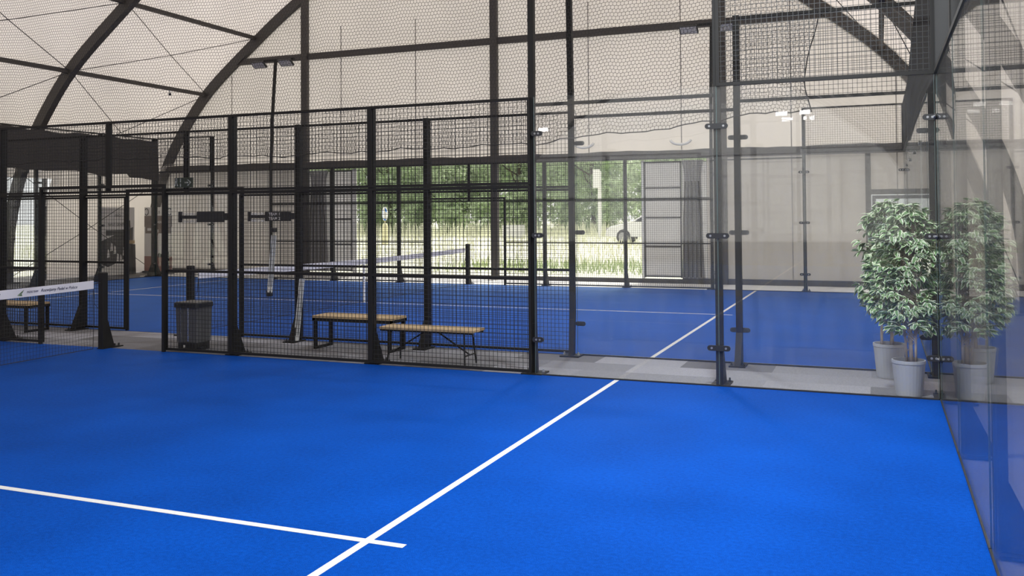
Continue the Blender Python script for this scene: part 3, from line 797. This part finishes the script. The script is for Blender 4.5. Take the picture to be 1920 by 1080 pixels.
bin_()

# ------------------------------------------------------------------ scoreboards and ball tubes
def score(Y, s, label, words):
    t = thing('scoreboard', label, 'scoreboard', (1.5, Y, 1.72))
    MB().rbox(1.44, 1.86, Y - .02, Y + .02, 1.655, 1.79, .006).obj('board', M['plastic'], t)
    a = MB(); a.box(1.18, 1.44, Y - .012, Y + .012, 1.70, 1.74); a.box(1.15, 1.185, Y - .02, Y + .02, 1.655, 1.79); a.obj('flip_arm', M['plastic'], t)
    fl = MB()
    for i in range(8):
        x = 1.2 + i * .029
        for z in (1.755, 1.66): MB().box(x, x + .022, Y - .008, Y + .008, z - .012, z + .022).obj('score_tab', M['vent'], t)
    MB().box(1.86, 1.95, Y - .012, Y + .012, 1.68, 1.77).obj('bracket', M['plastic'], t)
    if words:
        text('lettering', 'TEAM 1', .058, face_mtx((1.61, Y - .0215, 1.753), (1, 0, 0), (0, 0, 1)), M['postl'], t, bold=True)
        text('lettering', 'TEAM 2', .058, face_mtx((1.61, Y - .0215, 1.692), (1, 0, 0), (0, 0, 1)), M['postl'], t, bold=True)
score(.05, 1, 'black flip scoreboard with blank back on the nearest mesh fence', False)
score(G - .05, 1, 'black flip scoreboard reading TEAM 1 and TEAM 2 on far court fence', True)
def tube_(p, q, label, group=None):
    t = thing('ball_tube', label, 'ball tube', p if p[2] < q[2] else q)
    p, q = Vector(p), Vector(q); n = 5
    for i in range(4):
        a = 2 * math.pi * i / 4 + .6; o = Vector((math.cos(a) * .03, math.sin(a) * .03, 0))
        MB().tube([p + o, q + o], .0065, 6).obj('tube_rib', M['tube'], t)
    MB().tube([p, q], .027, 14).obj('tube_body', M['tube_clear'], t)
    MB().tube([p - (q - p) * .03, p + (q - p) * .06], .036, 12).obj('tube_foot', M['white'], t)
    return t
M['tube_clear'] = glass('clear_tube', (.85, .87, .87), .35)
tube_((2.03, 1.34, .03), (2.11, 1.36, .86), 'clear ball collecting tube leaning on the fence post above the floor')
t2 = tube_((1.53, 1.42, .68), (1.60, 1.42, 1.46), 'clear ball collecting tube hung below the TEAM scoreboard')
MB().box(1.56, 1.63, 1.38, 1.46, 1.50, 1.56).obj('tube_holder', M['plastic'], t2)
MB().box(1.49, 1.56, 1.39, 1.45, .60, .68).obj('tube_cap', M['plastic'], t2)

# exit sign at the far court doorway
t = thing('exit_sign', 'small dark exit sign with running figure and arrow above far doorway', 'sign', (0, G - .08, 2.2))
MB().rbox(-.17, .17, G - .075, G - .055, 2.155, 2.305, .005).obj('sign_panel', M['exitg'], t)
s = MB(); Y = G - .079
def fl(pts): s.prism([(x, z) for x, z in pts], 'y', Y, Y + .004)
fl([(.03, 2.22), (.09, 2.22), (.09, 2.24), (.03, 2.24)]); fl([(.07, 2.275), (.095, 2.275), (.145, 2.23), (.12, 2.23)]); fl([(.07, 2.185), (.095, 2.185), (.145, 2.23), (.12, 2.23)])
fl([(-.145, 2.275), (-.115, 2.275), (-.115, 2.295), (-.145, 2.295)]); fl([(-.15, 2.26), (-.11, 2.27), (-.12, 2.22), (-.15, 2.225)]); fl([(-.15, 2.225), (-.135, 2.225), (-.15, 2.18), (-.165, 2.18)])
fl([(-.13, 2.225), (-.115, 2.225), (-.10, 2.18), (-.115, 2.18)]); fl([(-.065, 2.17), (-.045, 2.17), (-.045, 2.22), (-.065, 2.22)]); fl([(-.065, 2.235), (-.045, 2.235), (-.045, 2.29), (-.065, 2.29)])
s.obj('sign_symbols', M['exitw'], t)

# ------------------------------------------------------------------ potted plants
def plant(cx, cy, rad, h0, h1, seed, label, ylo, yhi, pot_r=.15, pot_h=.33, nleaf=620, tr=((0, 0),)):
    rr = random.Random(seed)
    t = thing('potted_plant', label, 'plant', (cx, cy, 0), 'artificial plants in grey pots')
    MB().lathe([(pot_r * .78, -.004), (pot_r * .80, .01), (pot_r * .97, pot_h - .035), (pot_r, pot_h - .03), (pot_r, pot_h), (pot_r * .93, pot_h), (pot_r * .91, pot_h - .04)], (cx, cy, 0), 28).obj('pot', M['potm'], t, smooth=False)
    MB().lathe([(pot_r * .9, pot_h - .045), (pot_r * .9, pot_h - .038)], (cx, cy, 0), 20).obj('soil', M['soil'], t)
    stems = []
    for (dx, dy, r, lean) in tr:
        pts = []; a = rr.uniform(0, 6.28)
        for i in range(9):
            q = i / 8; z = pot_h - .04 + q * (h1 - .15 - pot_h)
            pts.append((cx + dx + lean * q + .015 * math.sin(q * 6 + a), cy + dy + .015 * math.cos(q * 5 + a), z))
        MB().tube(pts, [r * (1 - .55 * i / 8) for i in range(9)], 8).obj('stem', M['bark'], t, smooth=True); stems.append(pts)
    br = MB(); lf = MB(); leaves = 0
    def shape(z):
        q = (z - h0) / (h1 - h0)
        return rad * (math.sin(math.pi * min(1, max(0, .16 + .82 * q))) ** .55)
    while leaves < nleaf:
        st = rr.choice(stems); z = h0 + (h1 - h0) * rr.random() ** .95; a = rr.uniform(0, 2 * math.pi)
        R0 = shape(z) * rr.uniform(.35, 1.03)
        tip = Vector((cx + R0 * math.cos(a), min(max(cy + R0 * .9 * math.sin(a), ylo + .02), yhi - .02), z))
        bz = z - rr.uniform(.08, .25); k = min(8, max(0, int((bz - pot_h) / (h1 - .15 - pot_h) * 8))); base = Vector(st[k])
        base.z = min(bz, st[-1][2])
        if (tip.y > .8 and base.y < .6): pass
        mid = (base + tip) / 2 + Vector((0, 0, .03)); br.tube([base, mid, tip], [.004, .003, .0015], 4)
        for c in range(rr.randint(5, 8)):
            if c > 3: q = tip
            else: q = mid.lerp(tip, rr.uniform(.3, 1))
            aa = a + rr.uniform(-1.5, 1.5); pitch = rr.uniform(-.9, .45)
            d = Vector((math.cos(aa) * math.cos(pitch), math.sin(aa) * math.cos(pitch), math.sin(pitch)))
            sd = d.cross(Vector((0, 0, 1))).normalized(); roll = rr.uniform(-.6, .6); nn = sd.cross(d)
            sd = (sd * math.cos(roll) + nn * math.sin(roll)); nn = sd.cross(d)
            L = rr.uniform(.075, .115); W = L * rr.uniform(.2, .27)
            def pt(s, w, dz=0): return q + d * (L * s) + sd * (W * w) + nn * (L * (dz - .14 * s * s))
            v = [pt(0, 0), pt(.3, 0), pt(.68, 0), pt(1, 0),
                 pt(.28, .62, .05), pt(.62, .55, .04), pt(.28, -.62, .05), pt(.62, -.55, .04),
                 pt(.27, 1, .09), pt(.64, .92, .07), pt(.27, -1, .09), pt(.64, -.92, .07)]
            v = [Vector((min(p.x, 10.3), min(max(p.y, ylo), yhi), p.z)) for p in v]
            lf.add(v, [(0, 4, 1), (1, 4, 5, 2), (2, 5, 3), (0, 1, 6), (1, 2, 7, 6), (2, 3, 7)], 0)
            lf.add(v, [(0, 8, 4), (4, 8, 9, 5), (5, 9, 3), (0, 6, 10), (6, 7, 11, 10), (7, 3, 11)], 1)
            leaves += 1
    br.obj('twigs', M['bark'], t, fix=False)
    lf.obj('foliage', [M['leafg'], M['leafp']], t, fix=False)
plant(9.74, .19, .34, .62, 1.80, 3, 'front plant in pale grey pot just outside the glass by the corner post', .022, .8, .15, .33, 1900, ((-.03, 0, .012, -.02), (.03, .01, .019, .02), (.05, -.02, .012, .10)))
plant(9.58, 1.14, .33, .66, 1.84, 5, 'rear plant in darker grey pot, partly hidden behind the front plant', .5, 1.455, .16, .35, 1800, ((-.06, 0, .014, .02), (.04, .02, .019, .0)))

# ------------------------------------------------------------------ small things on the hall frame
t = thing('security_camera', 'small white security camera fixed under the left roof purlin', 'camera', (-9.55, 11.6, 5.33))
MB().tube([(-9.6, 11.6, 5.40), (-9.58, 11.6, 5.34)], .02, 8).obj('mount', M['white'], t)
MB().tube([(-9.62, 11.64, 5.31), (-9.50, 11.52, 5.27)], .045, 12).obj('housing', M['white'], t)
MB().tube([(-9.505, 11.525, 5.272), (-9.49, 11.51, 5.267)], .035, 12).obj('camera_lens', M['plastic'], t)
for x, lab in ((2.52, 'curved clear plastic handle on gable wall above the open hall door, left one'), (5.0, 'curved clear plastic handle on the gable wall above the right door leaf')):
    pts = [(x + .26 * math.sin(a), YG - .10, 3.62 - .14 * math.cos(a) - .06) for a in [-1.35 + 2.7 * i / 14 for i in range(15)]]
    tag(MB().tube(pts, .035, 8).obj('curved_handle', M['vent_soft'] if 'vent_soft' in M else M['white'], smooth=True), lab, 'handle')
pts = []
for i in range(60):
    a = i * .55; pts.append((-11.12 + .17 * math.cos(a) + .004 * i - .12, YG - .02 + .13 * math.sin(a), 3.12 + .004 * i))
tag(MB().tube(pts, .014, 5).obj('rope_coil', M['postl'], smooth=True), 'pale rope coil tied around the left leg of the gable arch', 'rope')

# posters at left
t = thing('poster_board', 'tall grey poster with dark slanted picture on the left hall wall', 'poster', (-11.75, 11.9, 0))
def pz(m_, y0, y1, z0, z1, mt, name='print', d=.012, pts=None):
    mb = MB()
    X = -11.70
    if pts: mb.prism(pts, 'x', X + d - .002, X + d)
    else: mb.box(X + d - .002, X + d, y0, y1, z0, z1)
    return mb.obj(name, M[mt], t)
MB().box(-11.715, -11.70, 11.1, 12.42, -.005, 2.02).obj('board', M['postg'], t)
pz(0, 0, 0, 0, 0, 'postd', pts=[(11.12, .35), (11.12, 1.02), (12.36, 1.42), (12.36, .52), (11.75, .38), (11.5, .2)], d=.003)
pz(0, 0, 0, 0, 0, 'postl', 'print', pts=[(11.12, -.0), (11.12, .18), (11.5, .28), (12.40, .60), (12.40, 0.0)], d=.005)
pz(0, 11.3, 12.1, 1.18, 1.34, 'postd', d=.004)
rr = random.Random(4)
for k in range(7):
    yy = 11.35 + k * .12; zz = .62 + .2 * math.sin(k * 1.3); pz(0, 0, 0, 0, 0, 'postg', 'print', pts=[(yy, zz - .1), (yy + .1, zz - .08), (yy + .08, zz + .12), (yy + .03, zz + .16)], d=.0065)
text('lettering', 'mio', .16, face_mtx((-11.69, 11.75, 1.78), (0, 1, 0), (0, 0, 1)), M['postd'], t)
text('lettering', 'NASZ GDAŃSK', .11, face_mtx((-11.69, 11.75, 1.50), (0, 1, 0), (0, 0, 1)), M['postd'], t)
def banner():
    global t
    t = thing('banner_stand', 'brown and white printed banner stand beside the left arch leg', 'banner', (-10.9, 12.6, 0))
    x0, x1, Y = -11.48, -10.40, 12.6
    MB().box(x0, x1, Y, Y + .008, .07, 2.02).obj('banner_sheet', M['postl'], t)
    MB().box(x0 - .02, x1 + .02, Y - .06, Y + .08, -.005, .07).obj('banner_base', M['grey'], t)
    def q(a, b, z0, z1, m, dy=.003): MB().box(x0 + a, x0 + b, Y - dy, Y, z0, z1).obj('print', M[m], t)
    q(0, 1.08, .07, .52, 'postr'); q(0, 1.08, 1.42, 1.76, 'postb'); q(.04, 1.04, 1.22, 1.42, 'postb', .002); q(.12, .35, 1.30, 1.38, 'postl', .004); q(.33, .55, 1.24, 1.34, 'postl', .004)
    for k in range(6): q(.42, .42 + .3 - .03 * (k % 3), 1.08 - k * .075, 1.09 - k * .075, 'postg', .004)
    for a, z in ((.42, .5), (.72, .54), (.6, .55)):
        MB().lathe([(.07, 0), (.07, .004)], (0, 0, 0), 14).obj('print', M['postd'], t).matrix_basis = Matrix.Translation((x0 + a, Y - .005, z)) @ Matrix.Rotation(math.pi / 2, 4, 'X')
    for a in (.09, .98):
        v = []
        for i in range(18):
            an = math.pi * 1.6 * i / 17 - (.8 * math.pi if a < .5 else -.2 * math.pi); v.append((x0 + a + .07 * math.cos(an), Y - .006, 1.88 + .1 * math.sin(an)))
        MB().tube(v, .012, 5).obj('print', M['postd'], t)
    text('lettering', 'PICUS', .12, face_mtx((x0 + .47, Y - .006, 1.86), (1, 0, 0), (0, 0, 1)), M['postd'], t)
    text('lettering', 'ASKOM', .10, face_mtx((x0 + .68, Y - .006, 1.56), (1, 0, 0), (0, 0, 1)), M['postl'], t)
    text('lettering', 'W', .2, face_mtx((x0 + .47, Y - .006, 1.2), (1, 0, 0), (0, 0, 1)), M['postr'], t)
banner()
t = thing('floor_brush', 'floor brush with wooden handle leaning upside down at left arch leg', 'brush', (-11.55, 12.2, 0))
MB().tube([(-11.5, 12.15, .0), (-11.58, 12.1, 1.62)], .016, 8).obj('broom_handle', M['trunk'], t)
MB().box(-11.72, -11.42, 12.07, 12.15, .92, 1.02).obj('brush_head', M['timber'], t)
MB().prism([(-11.68, .0), (-11.42, .0), (-11.45, .9), (-11.52, .9)], 'y', 12.1, 12.2).obj('dustpan', M['plastic'], t)
t = thing('equipment_trolley', 'small black upright trolley beside the printed banner stand', 'trolley', (-10.3, 12.3, 0))
MB().rbox(-10.46, -10.26, 12.2, 12.36, .03, .42, .02).obj('trolley_body', M['plastic'], t)
MB().tube([(-10.42, 12.34, .4), (-10.43, 12.34, .66), (-10.38, 12.34, .70), (-10.30, 12.34, .66), (-10.29, 12.34, .4)], .014, 6).obj('trolley_handle', M['plastic'], t)
for dx in (0, .16): MB().tube([(-10.44 + dx, 12.19, .03), (-10.44 + dx, 12.22, .03)], .035, 10).obj('wheel', M['tyre'], t)

# ------------------------------------------------------------------ outdoors
def gz(y): return -.02 if y < 13.3 else min(.9, (y - 13.3) * .0162)
g = MB(); ys = [13.3, 14.5, 20, 26, 32, 38, 45, 60, 90]; xs = [-90, -60, -40, -25, -12, 0, 12, 30, 60]
g.grid([[(x, y, gz(y) - (.03 if y < 14 else 0)) for x in xs] for y in ys]); struct(g.obj('ground', M['grass'], fix=False))
struct(MB().grid([[(x, y, -.03) for x in (-90, -50, -14.0)] for y in (-46, -20, 0, 13.3)]).obj('ground_side', M['grass'], fix=False))
struct(MB().grid([[(x, y, -.03) for x in (14.0, 40, 60)] for y in (-46, -20, 0, 13.3)]).obj('ground_side', M['grass'], fix=False))
struct(MB().box(-6, 6, 13.3, 14.4, -.03, -.005).obj('ground_step', M['paleconc']))
def blades(n, box, h, mt, seed, label):
    rr = random.Random(seed); mb = MB()
    for i in range(n):
        x = rr.uniform(box[0], box[1]); y = rr.uniform(box[2], box[3]); z = gz(y) - .02; hh = h * rr.uniform(.5, 1.3); a = rr.uniform(0, 3.14); w = .012 + .0008 * (y - 13)
        dx, dy = math.cos(a) * w, math.sin(a) * w; lx, ly = rr.uniform(-.12, .12), rr.uniform(-.1, .1)
        mb.add([(x - dx, y - dy, z), (x + dx, y + dy, z), (x + lx * .5 + dx * .6, y + ly * .5, z + hh * .6), (x + lx * .5 - dx * .6, y + ly * .5, z + hh * .6), (x + lx, y + ly, z + hh)], [(0, 1, 2, 3), (3, 2, 4)])
    o = mb.obj('meadow_grass', mt, fix=False); tag(o, label, 'grass'); o['kind'] = 'stuff'
blades(5200, (-30, 8, 17, 42), .38, M['blade'], 1, 'pale dry meadow grass outside the open hall door')
blades(2600, (-32, 8, 40, 44), .75, M['blade'], 2, 'tall pale grass along the foot of the trees')
blades(1300, (-3, 6, 15.2, 19), .32, M['bladeg'], 3, 'green weeds just outside the right half of open hall door')
def crown_mesh(seed, n=11000):
    rr = random.Random(seed); mb = MB(); lobes = []
    for i in range(34):
        a = rr.uniform(0, 6.28); z = rr.uniform(.4, 8.6); r = 2.6 * math.sin(math.pi * min(1, .36 + .60 * z / 9.4)) * rr.uniform(.3, .9)
        lobes.append((r * math.cos(a), r * math.sin(a), z, rr.uniform(.8, 1.35)))
    for i in range(n):
        L = rr.choice(lobes); v = Vector((rr.gauss(0, 1), rr.gauss(0, 1), rr.gauss(0, 1))).normalized() * L[3] * rr.uniform(.72, 1.05)
        c = Vector(L[:3]) + v; nrm = (v.normalized() + Vector((rr.uniform(-.7, .7), rr.uniform(-.7, .7), rr.uniform(-.2, .9)))).normalized()
        a = nrm.cross(Vector((rr.uniform(-1, 1), rr.uniform(-1, 1), .3))).normalized(); b = nrm.cross(a); s = rr.uniform(.10, .19)
        mb.add([c - a * s, c - b * s * .5, c + a * s, c + b * s * .5], [(0, 1, 2, 3)])
    me = mb.obj('crown', M['crown'], fix=False); d = me.data; bpy.data.objects.remove(me); return d
def trunk_mesh(seed):
    rr = random.Random(seed); mb = MB(); mb.tube([(0, 0, -.2), (.1, .05, 2), (-.1, .1, 4.5), (.05, 0, 7)], [.22, .17, .12, .05], 8)
    for k in range(7):
        z = 1.2 + k * .8; a = rr.uniform(0, 6.28); mb.tube([(0, 0, z), (1.0 * math.cos(a), 1.0 * math.sin(a), z + .6), (1.7 * math.cos(a), 1.7 * math.sin(a), z + 1.4)], [.07, .045, .02], 6)
    o = mb.obj('trunk', M['trunk'], fix=False); d = o.data; bpy.data.objects.remove(o); return d
crowns = [crown_mesh(s) for s in (11, 12, 13)]; trunks = [trunk_mesh(s) for s in (21, 22)]
rr = random.Random(9)
def tree(x, y, s, label):
    t = thing('tree', label, 'tree', (x, y, gz(y)), 'leafy trees beyond the meadow'); t.rotation_euler.z = rr.uniform(0, 6.28); t.scale = (s, s, s)
    for d, n in ((rr.choice(crowns), 'crown'), (rr.choice(trunks), 'trunk')):
        o = bpy.data.objects.new(n, d); C.objects.link(o); o.parent = t
for row, (y, x0, n, dx) in enumerate(((46.5, -32, 9, 4.9), (53.5, -37.5, 9, 5.8))):
    for i in range(n):
        tree(x0 + i * dx + rr.uniform(-.3, .3), y + rr.uniform(-.4, .4), (.98, 1.22)[row] * rr.uniform(.97, 1.04),
             ('leafy green tree in the front row beyond the meadow', 'tall green tree in the rear row beyond the meadow')[row])
for i in range(15):
    t = thing('shrub', 'low green shrub at the foot of the trees beyond the meadow', 'shrub', (-33 + i * 2.75, 44.2 + .3 * (i % 2), gz(44) - .1), 'low shrubs below the trees'); t.scale = (.42, .36, .34 + .03 * (i % 3)); t.rotation_euler.z = i
    o = bpy.data.objects.new('crown', crowns[i % 3]); C.objects.link(o); o.parent = t
# road signs
t = thing('road_sign', 'blue and white keep-left road sign on a cream bollard in the meadow', 'road sign', (-13, 30, gz(30)))
z0 = gz(30)
MB().lathe([(.15, -.03), (.15, .85), (.12, 1.0), (.04, 1.08), (.03, 1.2)], (-13, 30, z0), 16).obj('bollard', M['cream'], t)
MB().prism([(-13 + .16 * math.cos(a), z0 + 1.52 + .36 * math.sin(a)) for a in [2 * math.pi * i / 20 for i in range(20)]], 'y', 29.98, 30.0).obj('sign_plate', M['white'], t)
s = MB(); s.prism([(-13.02, z0 + 1.84), (-12.90, z0 + 1.72), (-12.88, z0 + 1.58), (-12.98, z0 + 1.66)], 'y', 29.975, 29.98); s.prism([(-13.09, z0 + 1.28), (-12.92, z0 + 1.24), (-12.95, z0 + 1.18), (-13.03, z0 + 1.19)], 'y', 29.975, 29.98)
s.prism([(-13.12, z0 + 1.3), (-13.10, z0 + 1.3), (-13.10, z0 + 1.7), (-13.12, z0 + 1.7)], 'y', 29.975, 29.98); s.obj('blue_print', M['blue'], t)
t = thing('sign_post', 'tall white post with narrow white sign board before the trees', 'sign', (-4.42, 38, gz(38)))
MB().beam((-4.42, 38, gz(38) - .1), (-4.42, 38, 4.0), .16).obj('post', M['white'], t)
MB().box(-4.74, -4.36, 37.85, 37.93, 3.1, 4.1).obj('sign_board', M['white'], t)
t = thing('utility_cabinet', 'white utility cabinet standing in the tall grass before the trees', 'cabinet', (-9.3, 38, gz(38)))
MB().rbox(-9.95, -8.75, 37.6, 38.1, gz(38) - .05, 1.12, .03).obj('cabinet_body', M['white'], t)
MB().box(-9.7, -9.5, 37.59, 37.6, .95, .98).obj('vent_slot', M['grey'], t)
# car
def car(x, y, z):
    t = thing('car', 'white parked car half hidden by the right door leaf', 'car', (x + 2, y, z))
    prof = [(0, .35), (.05, .62), (.25, .80), (.9, .95), (1.25, 1.02), (1.95, 1.43), (2.9, 1.48), (3.7, 1.25), (4.1, 1.02), (4.2, .6), (4.15, .32)]
    low = [(4.15, .32)]
    def archp(c): return [(c + .36 * math.cos(a), .32 + .36 * math.sin(a)) for a in [math.pi * i / 10 for i in range(11)]]
    pts = prof + archp(3.35) + archp(.85)
    b = MB(); n = len(pts); secs = [(-.85, .96), (-.8, 1.0), (.8, 1.0), (.85, .96)]
    rows = []
    for dy, s in secs: rows.append([(x + 2.1 + (px - 2.1) * s, y + dy * (1 - max(0, pz_ - .95) * .25), z + pz_ * (1 if s == 1 else .99)) for px, pz_ in pts])
    v = [p for r in rows for p in r]; f = [(i * n + j, i * n + (j + 1) % n, (i + 1) * n + (j + 1) % n, (i + 1) * n + j) for i in range(3) for j in range(n)]
    f += [tuple(range(n)), tuple(range(3 * n, 4 * n))]
    b.add(v, f); b.obj('car_body', M['carp'], t)
    for sy in (-1, 1):
        w = MB(); Y = y + sy * .77
        w.prism([(x + 1.35, z + 1.02), (x + 2.0, z + 1.36), (x + 2.35, z + 1.38), (x + 2.35, z + 1.02)], 'y', Y - .02 * sy, Y + .0); w.prism([(x + 2.42, z + 1.02), (x + 2.42, z + 1.38), (x + 2.9, z + 1.38), (x + 3.6, z + 1.15), (x + 3.6, z + 1.02)], 'y', Y - .02 * sy, Y)
        w.obj('side_window', M['carg'], t).location.y += sy * .05
        for c in (.85, 3.35):
            o = MB().tube([(x + c, y + sy * .62, z + .32), (x + c, y + sy * .83, z + .32)], .31, 20).obj('wheel', M['tyre'], t)
            MB().tube([(x + c, y + sy * .825, z + .32), (x + c, y + sy * .845, z + .32)], .2, 16).obj('rim', M['rim'], o)
    MB().box(x - .0, x + .12, y - .7, y - .5, z + .62, z + .74).obj('headlight', M['lens'], t)
car(-2.45, 33, gz(33))
# pale building seen through the small gable door
t = thing('outbuilding', 'pale grey building seen through the small gable door glass', 'building', (18, 44, 0))
b = MB(); b.box(8, 30, 40, 48, -.2, 3.2); b.obj('building_wall', M['siding'], t)
MB().box(7.8, 30.2, 39.7, 48.3, 3.2, 3.4).obj('roof_edge', M['white'], t)

# ------------------------------------------------------------------ light and camera
w = bpy.data.worlds.new('overcast'); sc.world = w; w.use_nodes = True
bg = w.node_tree.nodes['Background']; bg.inputs[0].default_value = (1.0, .985, .965, 1); bg.inputs[1].default_value = 1.3
sun = bpy.data.lights.new('sun', 'SUN'); sun.energy = 4.6; sun.angle = .6; sun.color = (1, .96, .9)
so = bpy.data.objects.new('sun', sun); C.objects.link(so); so.rotation_euler = (math.radians(-43), math.radians(6), 0)

cam = bpy.data.cameras.new('camera'); co = bpy.data.objects.new('camera', cam); C.objects.link(co); sc.camera = co
yaw, pitch, roll = .3822, .0219, -.0071
f = Vector((-math.sin(yaw) * math.cos(pitch), math.cos(yaw) * math.cos(pitch), math.sin(pitch)))
r = f.cross(Vector((0, 0, 1))).normalized(); u = r.cross(f); c, s_ = math.cos(roll), math.sin(roll)
r2 = c * r + s_ * u; u2 = -s_ * r + c * u
co.matrix_world = Matrix(((r2.x, u2.x, -f.x, 9.5009), (r2.y, u2.y, -f.y, -9.2454), (r2.z, u2.z, -f.z, 1.7319), (0, 0, 0, 1)))
cam.sensor_width = 36; cam.lens = 1710.8 * 36 / 1920; cam.shift_y = -176.05 / 1920; cam.clip_start = .02; cam.clip_end = 300

sc.cycles.use_denoising = True
sc.cycles.max_bounces = 10; sc.cycles.diffuse_bounces = 6; sc.cycles.glossy_bounces = 4; sc.cycles.transparent_max_bounces = 40
sc.cycles.transmission_bounces = 6; sc.cycles.caustics_reflective = False; sc.cycles.caustics_refractive = False
sc.view_settings.view_transform = 'Standard'; sc.view_settings.look = 'None'; sc.view_settings.gamma = 1; sc.view_settings.exposure = 0
